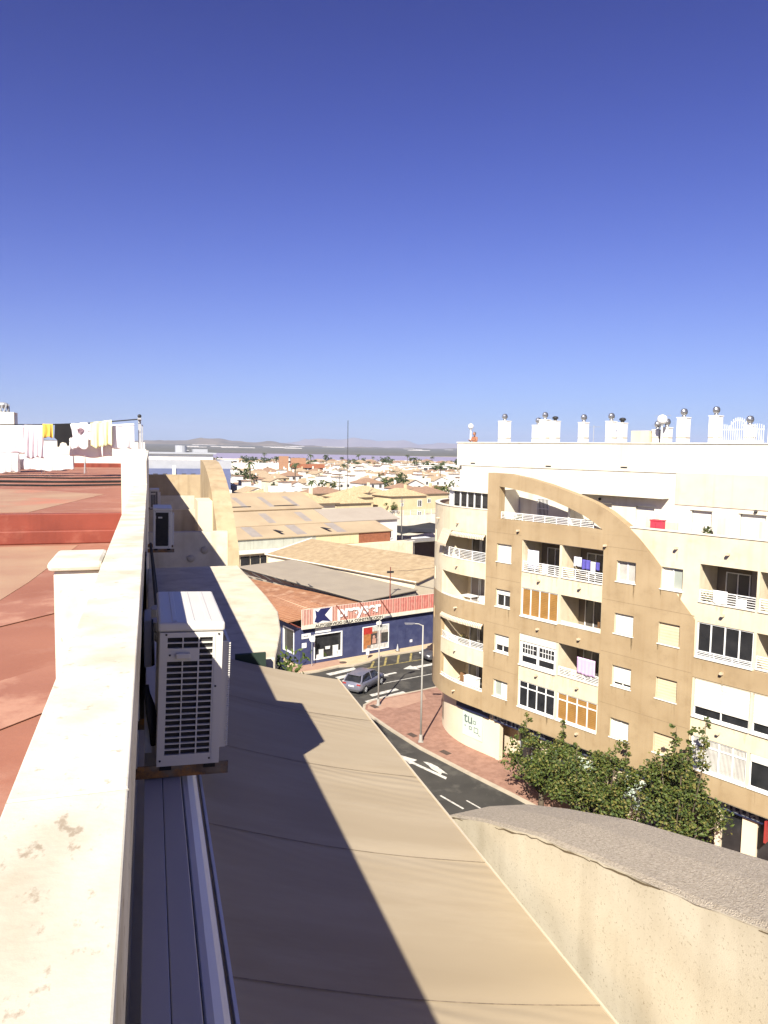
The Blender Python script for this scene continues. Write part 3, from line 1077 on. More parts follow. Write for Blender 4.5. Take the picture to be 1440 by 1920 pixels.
# glazed sunroom on the corner terrace
SR = [(-6.6, 2.6), (-5.4, 1.75), (-0.75, 0.95), (-0.75, 3.6), (-5.0, 3.8), (-6.5, 3.6)]
g = MB()
g.plate([(-6.75, 2.5), (-5.4, 1.55), (-0.72, 0.75), (-0.72, 1.94), (-5.3, 2.3), (-5.45, 3.6), (-6.7, 3.6)], [], 17.24, 17.38, axis='z')
sr = g.build('sunroom', white_clean, FB)
for (p, q, n) in ((SR[0], SR[1], 3), (SR[1], SR[2], 6)):
    P, Q = Vector((*p, 0)), Vector((*q, 0))
    for k in range(n+1):
        c = P.lerp(Q, k/n)
        MB().box(c.x-0.05, c.x+0.05, c.y-0.05, c.y+0.05, 15.07, 17.238).build('post', white_metal, sr)
    for k in range(n):
        a, b = P.lerp(Q, k/n), P.lerp(Q, (k+1)/n)
        MB().face([(a.x, a.y, 16.2), (b.x, b.y, 16.2), (b.x, b.y, 17.235), (a.x, a.y, 17.235)]).build('pane', dark_glass, sr)
    d = (Q-P).normalized()
    nrm = Vector((-d.y, d.x, 0))*0.06
    vs = [(c.x, c.y, z) for z in (15.07, 16.2) for c in (P-nrm, Q-nrm, Q+nrm, P+nrm)]
    MB().idx(vs, [(0, 3, 2, 1), (4, 5, 6, 7), (0, 1, 5, 4), (1, 2, 6, 5), (2, 3, 7, 6), (3, 0, 4, 7)]).build('low_wall', white_clean, sr)
# roof chimneys
chim_white = M('chimney_white', (0.78, 0.76, 0.71), (0.72, 0.69, 0.63), 1.5, 0.85, streak=0.08)
steel = M('cowl_steel', (0.45, 0.45, 0.46), (0.30, 0.30, 0.31), 20, 0.3, metal=0.8)
for (u0, u1, zt, vv, cowl) in [(-3.48, -2.48, 22.0, 4, 1), (-0.88, 0.02, 21.70, 4.4, 1), (0.05, 0.81, 22.02, 4, 1), (0.90, 1.56, 21.92, 4, 2), (3.07, 3.71, 21.80, 4, 1), (5.01, 5.64, 21.83, 4, 1),
                               (5.80, 6.36, 21.72, 4, 2), (8.08, 8.6, 21.30, 4, 1), (8.6, 9.2, 21.42, 4.0, 1), (9.49, 10.25, 21.95, 4, 1), (11.29, 12.04, 22.0, 4, 1), (13.15, 13.74, 21.47, 4, 1),
                               (18.0, 18.8, 21.9, 4, 1), (24.0, 24.8, 21.9, 4, 1)]:
    um, uw = (u0+u1)/2, (u1-u0)*0.36
    u0, u1 = um-uw, um+uw
    ch = box_part('chimney', chim_white, FB, u0, u1, vv-0.24, vv+0.24, 19.0, zt, bevel=0.012)
    box_part('chimney_cap', chim_white, ch, u0-0.025, u1+0.025, vv-0.265, vv+0.265, zt+0.001, zt+0.05)
    box_part('band', joint, ch, u0-0.006, u1+0.006, vv-0.246, vv+0.246, 20.86, 20.90)
    c = ((u0+u1)/2, vv, zt)
    g = MB()
    g.cyl((c[0], c[1], zt+0.05), (c[0], c[1], zt+0.16), 0.11, n=10)
    if cowl == 1:
        n = 14
        for k in range(n):
            a0 = 2*pi*k/n
            vs = []
            for i in range(7):
                ph_ = pi*i/6
                r = 0.16*sin(ph_)+0.03
                tw = a0+0.5*i/6
                vs += [(c[0]+r*cos(tw), c[1]+r*sin(tw), zt+0.34-0.19*cos(ph_)), (c[0]+r*0.93*cos(tw+0.4), c[1]+r*0.93*sin(tw+0.4), zt+0.34-0.19*cos(ph_))]
            g.idx(vs, [(2*i, 2*i+1, 2*i+3, 2*i+2) for i in range(6)])
        g.ball((c[0], c[1], zt+0.34), 0.12, 8, 6)
    else:
        g.ball((c[0], c[1], zt+0.24), 0.2, 12, 6, (1, 1, 0.55))
    g.build('cowl', steel if cowl == 1 else black_metal, ch, smooth=True)
box_part('roof_hut', cream, FB, 6.93, 8.05, 3.6, 5.0, 19.0, 21.28)
# spiked white fence on the roof, with its arch
fz0, fz1 = 20.59, 21.42
g = MB()
nb = 24
for k in range(nb):
    u = 12.55+k*0.105
    top = fz1+0.10*sin(k*0.4)
    if 8 <= k <= 15:
        top = fz1+0.42*sqrt(max(0, 1-((k-11.5)/4.2)**2))
    g.box(u-0.012, u+0.012, 2.08, 2.105, fz0, top)
g.box(12.5, 15.0, 2.083, 2.102, fz0+0.05, fz0+0.09)
g.box(12.5, 15.0, 2.083, 2.102, fz1-0.2, fz1-0.16)
arcp = [(13.76+0.42*cos(pi*k/10), 2.09, fz1-0.15+0.42*sin(pi*k/10)) for k in range(11)]
g.tube(arcp, 0.025, 5)
g.build('roof_fence', white_metal, FB)
box_part('stair_tower', house_cream, FB, 14.95, 18.0, 2.6, 6.0, 19.0, 21.5)

# ---------------- ground floor
pale_panel = M('pale_green_glass', (0.52, 0.60, 0.52), (0.47, 0.55, 0.48), 0.8, 0.25, spec=0.5)
navy = M('navy_sign', (0.016, 0.020, 0.055), (0.02, 0.024, 0.06), 2, 0.4)
letter = M('sign_letter_grey', (0.22, 0.25, 0.28), (0.2, 0.23, 0.26), 2, 0.4)
g = MB()
gridwall(g, [c for c in cut if c <= 14.0], [0.0, 2.62, 3.36], lambda s, z: False, 0.80, 1.0)
g.build('ground_wall', house_cream, FB)
box_part('soffit', cream, FB, -0.69, UEND-0.1, 0.03, 2.0, 3.30, 3.358)
g = MB()
for a, b in zip(cut, cut[1:]):
    if b < 16:
        g.face([cmap(a, 0.02, 3.355), cmap(b, 0.02, 3.355), cmap(b, 1.9, 3.355), cmap(a, 1.9, 3.355)])
g.build('soffit', cream, FB)
for (u0, u1) in ((-0.7, -0.02), (3.6, 8.0), (8.6, 11.4)):
    box_part('ground_wall', house_cream, FB, u0, u1, 0.80, 1.0, 0.0, 3.296)
for u in (-0.1, 3.45, 8.3, 11.5, 14.3, 17.2, 20.5, 24, 28):
    box_part('pillar', house_cream, FB, u, u+0.28, 0.74, 1.1, 0.0, 3.297, bevel=0.01)
box_part('recess_wall', house_cream, FB, 0.0, 3.6, 1.99, 2.1, 0.0, 3.3)
g = MB()
frame_bars(g, 0.9, 2.9, 0.05, 2.5, 1.9, 1.98, 0.07, (1.9,))
dd = g.build('entrance_door', grey_metal, FB)
MB().face([(0.95, 1.95, 0.1), (2.85, 1.95, 0.1), (2.85, 1.95, 2.45), (0.95, 1.95, 2.45)]).build('pane', dark_glass, dd)
for (u0, u1) in ((4.1, 5.6), (6.0, 7.6), (9.0, 11.0)):
    box_part('window_panel', pale_panel, FB, u0, u1, 0.77, 0.797, 0.7, 2.4)
for (u0, u1) in ((11.8, 14.3), (14.6, 17.2), (17.5, 20.5), (20.8, 24), (24.3, 28)):
    f = box_part('shop_window', dark_glass, FB, u0, u1, 0.95, 0.99, 0.05, 2.6)
box_part('shop_pier', house_cream, FB, 15.6, 16.3, 0.78, 0.94, 0.0, 2.62)
sb = MB()
sb.box(-0.2, UEND-0.2, 0.60, 0.735, 2.66, 3.25)
sb.build('sign_band', navy, FB)
g = MB()
gridwall(g, [c for c in cut if c <= 3.3], [2.66, 3.25], lambda s, z: False, 0.60, 0.735)
g.build('sign_band', navy, FB)
for u in (-0.55, 5.7, 12.0):
    text('lettering', 'ibermutua', letter, FB, (u, 0.59, 2.76), 0.85, bold=0.012, sx=1.28)
# pale poster panel with its line-drawn letters, on the rounded ground floor
pz = empty('poster_panel', (0, 0, 0))
pz.parent = FB
a, b = cmap(2.55, 0.765, 0), cmap(0.75, 0.765, 0)
ang = atan2(b[1]-a[1], b[0]-a[0])
pz.location = (a[0], a[1], 0.85)
pz.rotation_euler = (0, 0, ang)
box_part('panel', pale_panel, pz, 0, 1.85, -0.025, 0.0, 0.0, 1.72)
line_grey = M('line_grey', (0.10, 0.13, 0.12), (0.12, 0.15, 0.14), 2, 0.6)
text('letter', 't', line_grey, pz, (0.12, -0.027, 0.92), 1.0, bold=0.008)
text('letter', 'u', line_grey, pz, (0.45, -0.027, 0.92), 1.0, bold=0.008)
g = MB()
for (x0, z0, s_) in ((0.98, 0.98, 0.26), (0.62, 0.50, 0.26), (1.08, 0.42, 0.40), (0.2, 0.62, 0.1)):
    frame_bars(g, x0, x0+s_, z0, z0+s_*0.9, -0.032, -0.027, 0.045)
g.box(1.52, 1.57, -0.032, -0.027, 0.3, 0.42)
g.box(1.62, 1.70, -0.032, -0.027, 0.3, 0.35)
g.build('emblem', line_grey, pz)
# dark door grilles at the far end of the rounded ground floor
for s_ in (6.3, 6.9, 7.5):
    a, b = cmap(s_, 0.79, 0), cmap(s_+0.35, 0.79, 0)
    MB().face([(a[0], a[1], 0.6), (b[0], b[1], 0.6), (b[0], b[1], 2.9), (a[0], a[1], 2.9)]).build('window_slit', dark_glass, FB)
red_sign = M('red_sign', (0.32, 0.04, 0.035), (0.28, 0.035, 0.03), 3, 0.5)
g = MB()
g.plate([(0, 0), (0.55, 0.05), (0.62, 0.5), (0.4, 0.95), (0.0, 1.05)], [], -0.05, 0.05, axis='x')
o = g.build('projecting_sign', red_sign, FB)
o.location = (17.0, -0.05, 2.15)
for k in range(3):
    box_part('stripe', white_metal, o, -0.056, -0.052, 0.1, 0.5, 0.15+k*0.2, 0.19+k*0.2)
# ------------------------------------------------------------------ blue shop and the sheds behind it (common frame: x along the shop front, y behind it)
SH_LOC = Vector((12.94, 65.41, 0))
SH_RZ = atan2(3.96, 12.71)


def shw(s, t, z=0.0):
    return (SH_LOC.x+s*cos(SH_RZ)-t*sin(SH_RZ), SH_LOC.y+s*sin(SH_RZ)+t*cos(SH_RZ), z)


def shop_root(name, label, cat, group=None):
    return empty(name, SH_LOC, SH_RZ, label, cat, group)


blue_wall = M('blue_wall', (0.030, 0.036, 0.095), (0.042, 0.05, 0.12), 1.3, 0.8, bump=0.2, bscale=20, stain=(0.075, 0.085, 0.15), stain_scale=0.9, stain_lo=0.5, stain_hi=0.75)
SHOP = shop_root('shop', 'dark blue builders shop with a red and white ribbed sign, on the street corner', 'shop')
g = MB()
g.plate(rect(0, 26, 0, 3.55), [rect(1.42, 4.45, 0.45, 2.82)], 0.0, 0.25)
g.build('wall', blue_wall, SHOP)
g = MB()
g.plate(rect(0.252, 15.0, 0, 3.55), [rect(1.2, 3.4, 0.9, 3.2)], 0.0, 0.25, axis='x')
g.build('side_wall', blue_wall, SHOP)


def shop_window(par, b, axis):
    g = MB()
    if axis == 'y':
        frame_bars(g, b[0], b[1], b[2], b[3], -0.04, 0.1, 0.1)
        w = g.build('window', white_metal, par)
        MB().face([(b[0], 0.2, b[2]), (b[1], 0.2, b[2]), (b[1], 0.2, b[3]), (b[0], 0.2, b[3])]).build('pane', dark_glass, w)
    else:
        g.plate(rect(b[0], b[1], b[2], b[3]), [rect(b[0]+.1, b[1]-.1, b[2]+.1, b[3]-.1)], -0.04, 0.1, axis='x')
        w = g.build('window', white_metal, par)
        MB().face([(0.12, b[0], b[2]), (0.12, b[1], b[2]), (0.12, b[1], b[3]), (0.12, b[0], b[3])]).build('pane', dark_glass, w)
    return w


shop_window(SHOP, (1.40, 4.47, 0.43, 2.84), 'y')
shop_window(SHOP, (1.2, 3.4, 0.9, 3.2), 'x')
# display goods standing in the window
goods = M('bathroom_ceramic', (0.72, 0.72, 0.70), (0.62, 0.62, 0.6), 2, 0.4)
for k, (x0, x1, z0, z1) in enumerate(((2.05, 2.5, 0.55, 1.25), (3.55, 4.1, 0.55, 1.45), (2.75, 3.2, 1.25, 1.45), (1.7, 2.0, 0.55, 0.8), (3.9, 4.3, 0.52, 0.9))):
    g = MB()
    g.box(x0, x1, 0.11, 0.18, z0, z1)
    g.box(x0-0.03, x1+0.03, 0.105, 0.185, z1, z1+0.05)
    g.build('display_board', goods, SHOP)
# ribbed sign
ribred = M('ribbed_sign_red', (0.56, 0.125, 0.10), (0.50, 0.11, 0.09), 2, 0.6)
t = ribred.node_tree
co = t.nodes.new('ShaderNodeTexCoord')
sx = t.nodes.new('ShaderNodeSeparateXYZ')
t.links.new(co.outputs['Object'], sx.inputs[0])
mr = t.nodes.new('ShaderNodeMapRange')
mr.inputs[1].default_value = 0.0
mr.inputs[2].default_value = 13.0
mr.inputs[3].default_value = 0.42
mr.inputs[4].default_value = 0.16
t.links.new(sx.outputs[0], mr.inputs[0])
nz = t.nodes.new('ShaderNodeTexNoise')
nz.inputs['Scale'].default_value = 3.0
t.links.new(co.outputs['Object'], nz.inputs[0])
ad = t.nodes.new('ShaderNodeMath')
ad.operation = 'MULTIPLY_ADD'
t.links.new(nz.outputs[0], ad.inputs[0])
ad.inputs[1].default_value = 0.5
ad.use_clamp = True
t.links.new(mr.outputs[0], ad.inputs[2])
sb_ = t.nodes.new('ShaderNodeMath')
sb_.operation = 'SUBTRACT'
sb_.inputs[1].default_value = 0.25
sb_.use_clamp = True
t.links.new(ad.outputs[0], sb_.inputs[0])
mx = t.nodes.new('ShaderNodeMix')
mx.data_type = 'RGBA'
t.links.new(sb_.outputs[0], mx.inputs[0])
mx.inputs[6].default_value = (0.40, 0.095, 0.075, 1)
mx.inputs[7].default_value = (0.68, 0.55, 0.45, 1)
t.links.new(mx.outputs[2], t.nodes['Principled BSDF'].inputs['Base Color'])
rib_white = M('ribbed_sign_pale', (0.50, 0.31, 0.24), (0.45, 0.22, 0.17), 3, 0.6)
g = MB()
x = 0.0
prof = []
n = 0
while x < 26:
    prof += [(x, 0.0, 0), (x+0.12, 0.0, 0), (x+0.15, -0.05, 1), (x+0.27, -0.05, 1)]
    x += 0.30
for (a, b) in zip(prof, prof[1:]):
    g.face([(a[0], -0.28+a[1], 3.92), (b[0], -0.28+b[1], 3.92), (b[0], -0.28+b[1], 5.36), (a[0], -0.28+a[1], 5.36)], 0 if not (a[2] and b[2]) or b[0] > 9.5 and int(a[0]/0.3) % 3 else 1)
sign = g.build('ribbed_sign', [ribred, rib_white], SHOP, fix=False)
box_part('sign_frame', white_clean, SHOP, -0.02, 26, -0.245, -0.20, 3.56, 5.37)
box_part('name_strip', white_clean, SHOP, -0.03, 26, -0.36, -0.251, 3.55, 3.915)
navy2 = M('logo_navy', (0.02, 0.022, 0.09), (0.025, 0.028, 0.10), 2, 0.5)
logo = empty('logo', (0, 0, 0))
logo.parent = SHOP
MB().plate([(1.15, 3.96), (3.15, 3.96), (3.15, 5.32), (1.15, 5.32)], [], -0.350, -0.336).build('logo_field', white_metal, logo)
g = MB()
g.plate([(1.32, 5.22), (1.62, 5.02), (1.9, 5.30), (2.98, 5.30), (2.35, 4.66), (3.02, 3.99), (2.1, 4.16), (1.62, 3.99), (1.25, 4.12), (1.42, 4.6)], [], -0.366, -0.352)
g.build('logo_mark', navy2, logo)
text('lettering', 'preyser', white_metal, SHOP, (3.7, -0.37, 4.32), 1.42, bold=0.05, sx=1.12)
txt_black = M('lettering_black', (0.02, 0.02, 0.02), (0.025, 0.025, 0.025), 2, 0.6)
text('lettering', 'AUTOSERVICIO DE LA CONSTRUCCION', txt_black, SHOP, (1.35, -0.372, 3.61), 0.36, bold=0.006, sx=1.15)
strut_red = M('strut_rust_red', (0.22, 0.06, 0.04), (0.14, 0.04, 0.03), 5, 0.7)
for s_ in (3.6, 6.2, 8.6):
    MB().cyl((s_, -0.33, 5.42), (s_+0.9, -0.75, 4.05), 0.05, n=6).build('strut', strut_red, SHOP)
# poster with picture fields (generic colours)
fr = MB()
frame_bars(fr, 6.76, 9.87, 0.44, 2.86, -0.06, -0.01, 0.08)
pst = fr.build('poster', white_metal, SHOP)
for nm, c, b in (('picture_field', (0.42, 0.17, 0.06), (6.84, 7.75, 0.7, 2.1)), ('picture_field', (0.45, 0.04, 0.03), (6.84, 7.9, 2.1, 2.78)), ('picture_field', (0.55, 0.56, 0.52), (7.9, 9.79, 2.3, 2.78)),
                 ('picture_field', (0.05, 0.045, 0.045), (7.75, 8.45, 1.0, 2.1)), ('picture_field', (0.36, 0.30, 0.28), (8.45, 8.95, 1.0, 2.3)), ('picture_field', (0.06, 0.055, 0.05), (8.95, 9.79, 1.1, 2.05)),
                 ('picture_field', (0.55, 0.53, 0.50), (7.3, 9.79, 0.52, 1.0)), ('picture_field', (0.40, 0.35, 0.30), (6.84, 7.3, 0.52, 0.7)), ('picture_field', (0.5, 0.45, 0.4), (8.95, 9.79, 2.05, 2.3)), ('picture_field', (0.33, 0.2, 0.12), (7.9, 8.45, 2.1, 2.3))):
    box_part(nm, M('print_%d_%d_%d' % tuple(int(v*100) for v in c), c, tuple(v*0.6 for v in c), 4, 0.6), pst, b[0], b[1], -0.03, -0.004, b[2], b[3])
g = MB()
g.ball((8.1, -0.034, 1.75), 0.16, 8, 5, (1, 0.1, 1.1))
g.ball((8.75, -0.034, 1.85), 0.14, 8, 5, (1, 0.1, 1.1))
g.box(7.9, 8.35, -0.036, -0.031, 1.1, 1.6)
g.build('figures', M('print_skin', (0.45, 0.27, 0.20), (0.38, 0.2, 0.16), 3, 0.7), pst)
box_part('notice', white_metal, SHOP, 0.12, 1.05, -0.03, -0.003, 2.6, 3.05)
box_part('notice', white_metal, SHOP, 1.55, 3.2, -0.03, -0.003, 2.95, 3.4)
box_part('notice', white_metal, SHOP, 0.15, 0.62, -0.03, -0.003, 1.75, 2.2)
text('lettering', 'CALLE', txt_black, SHOP, (0.2, -0.034, 2.76), 0.2)
g = MB()
g.box(10.95, 11.0, -0.02, -0.004, 0.0, 2.4)
g.box(11.9, 11.95, -0.02, -0.004, 0.0, 2.4)
g.box(10.95, 11.95, -0.022, -0.005, 2.4, 2.45)
g.box(11.75, 11.82, -0.06, -0.006, 1.1, 1.2)
g.build('door', blue_wall, SHOP)
box_part('wall_plate', white_metal, SHOP, 12.5, 12.8, -0.02, -0.004, 0.6, 0.85)
g = MB()
g.box(8.35, 8.75, -0.30, -0.05, 2.95, 3.25)
g.box(8.5, 8.6, -0.05, 0.0, 3.05, 3.15)
g.build('floodlight', white_metal, SHOP)
# red tiled roof of the shop
rtile = M('red_roof_tiles', (0.33, 0.165, 0.09), (0.24, 0.11, 0.06), 1.2, 0.85, bump=0.3, bscale=15, stain=(0.50, 0.33, 0.22), stain_scale=0.8, stain_lo=0.52, stain_hi=0.72)
g = MB()
g.face([(-1.3, -0.0, 4.35), (7.2, -0.0, 5.20), (3.4, 19.0, 5.05), (-1.3, 19.0, 4.40)])
rf = g.build('roof', rtile, SHOP)
so = rf.modifiers.new('thick', 'SOLIDIFY')
so.thickness = 0.08
pan = MB()
pan.cyl((-1.34, 0, 0), (3.6, 0, 0.47), 0.11, n=6, caps=True)
tp = pan.build('tile_row', rtile, rf)
tp.location = (0, 0.2, 4.37)
for k in range(1, 34):
    c = tp.copy()
    COL.objects.link(c)
    c.location = (0, 0.2+k*0.55, 4.37+k*0.0011)
# red steel frame under the eave at the corner
fr = MB()
for k in range(5):
    fr.cyl((-1.2, 0.3+k*1.5, 4.3), (-0.02, 0.3+k*1.5, 3.6), 0.04, n=5)
fr.cyl((-1.2, 0.2, 4.28), (-1.2, 8, 4.28), 0.05, n=5)
fr.cyl((-1.2, 0.2, 4.28), (-0.05, -0.15, 3.7), 0.05, n=5)
fr.build('eave_frame', strut_red, SHOP)

# sheds behind
beige_roof = add_wave(M('beige_sheet_roof', (0.33, 0.28, 0.21), (0.295, 0.25, 0.19), 0.6, 0.8, streak=0.0), 1.2, 'X', 0.15, 0.03)
shed_wall = M('shed_wall', (0.30, 0.27, 0.22), (0.24, 0.21, 0.17), 1, 0.9)


SK = radians(12)


def shed(name, label, x0, x1, y0, y1, prof, roofm, wallm, over=0.25):
    """shed in a frame turned 12 degrees from the shop; prof: roof corners (x, z at the street end, z at the back)"""
    r = empty(name, shw(6.9, 0.0), SH_RZ+SK, label, 'shed')
    vs = []
    for (x, za, zb) in prof:
        vs += [(x, y0, za), (x, y1, zb)]
    n = len(prof)
    wl = MB()
    for i, (x, za, zb) in enumerate(prof):
        if i < n-1:
            q = prof[i+1]
            wl.face([(x, y0+0.2, 0), (q[0], y0+0.2, 0), (q[0], y0+0.2, q[1]-0.12), (x, y0+0.2, za-0.12)])
            wl.face([(x, y1-0.2, 0), (q[0], y1-0.2, 0), (q[0], y1-0.2, q[2]-0.12), (x, y1-0.2, zb-0.12)])
    for (x, za, zb) in (prof[0], prof[-1]):
        s_ = over if x == prof[0][0] else -over
        wl.face([(x+s_, y0+0.2, 0), (x+s_, y1-0.2, 0), (x+s_, y1-0.2, zb-0.1), (x+s_, y0+0.2, za-0.1)])
    wl.build('wall', wallm, r)
    g = MB()
    for i in range(n-1):
        g.face([vs[2*i], vs[2*i+2], vs[2*i+3], vs[2*i+1]])
    o = g.build('roof', roofm, r)
    m = o.modifiers.new('thick', 'SOLIDIFY')
    m.thickness = 0.09
    return r, o


r, o = shed('shed', 'long shed with a plain beige sheet roof behind the ribbed sign', 0, 8, 0.15, 20.5, [(0.0, 5.42, 6.3), (8.1, 5.45, 6.3)], beige_roof, shed_wall, 0.7)
g = MB()
for k in range(7):
    g.cyl((0.3, 7+k*1.9, 5.45), (-0.25, 7.9+k*1.9, 6.0), 0.05, n=5)
g.cyl((-0.05, 0.3, 5.3), (-0.05, 20.4, 6.18), 0.07, n=5)
g.build('gutter_frame', black_metal, r)
moss_roof = M('mossy_tiles', (0.41, 0.31, 0.185), (0.31, 0.225, 0.13), 1.5, 0.95, bump=0.6, bscale=5, stain=(0.45, 0.37, 0.24), stain_scale=0.9)
add_wave(moss_roof, 1.6, 'Y', 0.5, 0.05)
r, o = shed('shed', 'shed with a pale mossy tiled roof next to the beige sheet roof', 8, 27, 0.5, 26.0, [(8.3, 6.1, 6.3), (16.2, 7.5, 7.7), (26.0, 5.7, 5.8)], moss_roof, house_cream, 0.3)
# white gable ribbon of the mossy roof
g = MB()
g.cyl((8.3, 26.1, 6.35), (16.2, 26.1, 7.78), 0.13, n=6)
g.cyl((8.3, 0.5, 6.15), (8.3, 26.1, 6.35), 0.07, n=5)
g.build('verge', white_clean, r)

# warehouses in a row, ridge parallel to the shop front
corr_tan = add_wave(M('tan_sheet_roof', (0.42, 0.325, 0.205), (0.36, 0.275, 0.175), 0.25, 0.85, stain=(0.32, 0.235, 0.15), stain_scale=0.15), 1.0, 'X', 0.15, 0.03)
corr_grey = add_wave(M('grey_sheet_roof', (0.36, 0.31, 0.25), (0.33, 0.28, 0.225), 0.4, 0.85), 1.0, 'X', 0.15, 0.03)
pale_sheet = add_wave(M('pale_sheet_wall', (0.42, 0.43, 0.36), (0.36, 0.37, 0.31), 0.8, 0.8, streak=0.25), 2.0, 'X', 0.3, 0.03)
yellow_sheet = add_wave(M('yellow_sheet_wall', (0.58, 0.50, 0.30), (0.53, 0.45, 0.27), 0.8, 0.8, streak=0.15), 2.0, 'X', 0.3, 0.03)
brick_m = M('brick_wall', (0.30, 0.115, 0.06), (0.24, 0.09, 0.045), 2.5, 0.9, bump=0.4, bscale=8)
sky_panel = M('skylight_panel', (0.33, 0.29, 0.25), (0.29, 0.25, 0.21), 1, 0.5)


def warehouse(label, s0, s1, t0, t1, ze, zr, tr, roofm, wallm, lights=()):
    r = shop_root('warehouse', label, 'warehouse')
    g = MB()
    g.plate([(t0, 0), (t1, 0), (t1, ze-0.1), (tr, zr-0.1), (t0, ze-0.1)], [], s0, s1, axis='x')
    g.build('wall', wallm, r)
    g = MB()
    for (a, b) in (((t0-0.4, ze-0.06), (tr, zr)), ((tr, zr), (t1+0.3, ze-0.05))):
        g.face([(s0-0.3, a[0], a[1]), (s1+0.3, a[0], a[1]), (s1+0.3, b[0], b[1]), (s0-0.3, b[0], b[1])])
    o = g.build('roof', roofm, r)
    m = o.modifiers.new('thick', 'SOLIDIFY')
    m.thickness = 0.12
    sl = (zr-ze)/(tr-t0)
    for (s, f0, f1, w) in lights:
        ta, tb = t0+(tr-t0)*f0, t0+(tr-t0)*f1
        vs = [(s, ta, ze+sl*(ta-t0)+0.02), (s+w, ta, ze+sl*(ta-t0)+0.02), (s+w, tb, ze+sl*(tb-t0)+0.02), (s, tb, ze+sl*(tb-t0)+0.02)]
        vs += [(x, y, z+0.05) for x, y, z in vs]
        MB().idx(vs, [(0, 3, 2, 1), (4, 5, 6, 7), (0, 1, 5, 4), (1, 2, 6, 5), (2, 3, 7, 6), (3, 0, 4, 7)]).build('skylight', sky_panel, o)
    return r


w1 = warehouse('low warehouse with tan lean-to roof, pale sheet wall and a brick end', 2, 37.3, 38.7, 45.4, 7.0, 8.1, 43.4, corr_tan, cream,
               [(s, 0.05, 0.95, 1.7) for s in (6, 13.2, 20.5, 27.5)])
box_part('sheet_wall', pale_sheet, w1, 2, 23.5, 38.55, 38.695, 5.25, 6.93)
box_part('sheet_wall', yellow_sheet, w1, 23.51, 31.2, 38.55, 38.695, 5.25, 6.93)
bw = box_part('brick_panel', brick_m, w1, 31.21, 37.3, 38.56, 38.695, 5.1, 6.93)
for k in range(9):
    box_part('brick_course', brick_m, bw, 31.23, 37.28, 38.53, 38.559, 5.14+k*0.2, 5.3+k*0.2)
for k in range(3):
    box_part('skylight_kerb', black_metal, w1, 9.5+k*8.2, 10.0+k*8.2, 39.0, 43.2, 7.62, 7.68).rotation_euler = (0, 0, 0)
w2 = warehouse('warehouse with wide tan roof crossed by grey skylight strips', 2, 30.0, 45.9, 58.0, 8.0, 9.6, 51.6, corr_tan, cream,
               [(s, 0.08, 0.8, 1.3) for s in (5.5, 12.5, 19.5, 26.0)])
w3 = warehouse('warehouse with plain grey sheet roof and white gable beside the tan warehouse', 30.7, 44.0, 46.0, 57.0, 8.0, 9.6, 51.5, corr_grey, house_white)
w4 = warehouse('long tan roofed warehouse with dark ridge vents behind the skylight roofs', 0, 36, 58.5, 74, 9.3, 11.6, 67.5, corr_tan, cream,
               [(s, 0.1, 0.7, 1.0) for s in (6, 11, 16, 21, 26, 31)])
for k in range(3):
    box_part('ridge_vent', black_metal, w4, 9+k*9, 13.5+k*9, 59.6, 60.2, 9.35, 9.75)
# low white annex with a dark window band in front of the first warehouse
an = shop_root('annex', 'low cream annex with a dark strip of windows before the pale warehouse wall', 'building')
box_part('wall', cream, an, 4.5, 40.0, 36.0, 38.5, 0.0, 5.2)
box_part('coping', white_clean, an, 4.4, 24.0, 35.4, 38.5, 5.201, 5.33)
for k in range(9):
    f = box_part('window', black_metal, an, 5.6+k*1.5, 6.9+k*1.5, 35.9, 35.99, 3.3, 4.8)
    box_part('pane', dark_glass, f, 5.7+k*1.5, 6.8+k*1.5, 35.86, 35.895, 3.4, 4.7)
# yard wall, canopy, dark tarpaulin and pole
yw = shop_root('yard_wall', 'long white yard wall between the warehouses and the rounded block', 'wall')
box_part('wall', white_clean, yw, 30.0, 46.0, 43.5, 43.8, 0.0, 4.1)
box_part('coping', white_clean, yw, 29.9, 46.1, 43.43, 43.87, 4.101, 4.19)
yf = slab('yard_floor', pink_pave, [shw(38, 36)[:2], shw(80, 36)[:2], shw(80, 78)[:2], shw(38, 78)[:2]], 0.05)
cn = shop_root('canopy', 'dark lean-to canopy on posts in the yard', 'canopy')
g = MB()
g.plate([(43.0, 3.9), (51, 3.3), (51, 3.42), (43.0, 4.05)], [], 45.2, 58, axis='x')
g.build('roof', M('canopy_grey', (0.22, 0.20, 0.17), (0.18, 0.165, 0.14), 1, 0.8), cn)
box_part('back_wall', M('canopy_dark', (0.06, 0.05, 0.04), (0.05, 0.04, 0.035), 1, 0.9), cn, 46.8, 58, 46.5, 46.7, 0.05, 3.5)
for s_ in (45.6, 51.5, 57.6):
    MB().cyl((s_, 43.3, 0), (s_, 43.3, 3.95), 0.09, n=6).build('post', black_metal, cn)
tp_ = shop_root('shade_tarpaulin', 'black shade tarpaulin stretched over the yard behind the white wall', 'tarpaulin')
g = MB()
n = 8
vs, fs = [], []
for i in range(n+1):
    for j in range(n+1):
        a, b = i/n, j/n
        vs.append((54+18*a, 58+14*b, 3.4-0.5*sin(pi*a)*sin(pi*b)+0.25*sin(a*9+b*5)))
fs = [(i*(n+1)+j, (i+1)*(n+1)+j, (i+1)*(n+1)+j+1, i*(n+1)+j+1) for i in range(n) for j in range(n)]
o = g.idx(vs, fs).build('sheet', M('tarp_black', (0.02, 0.02, 0.022), (0.03, 0.03, 0.03), 2, 0.7), tp_, smooth=True)
o.modifiers.new('thick', 'SOLIDIFY').thickness = 0.02
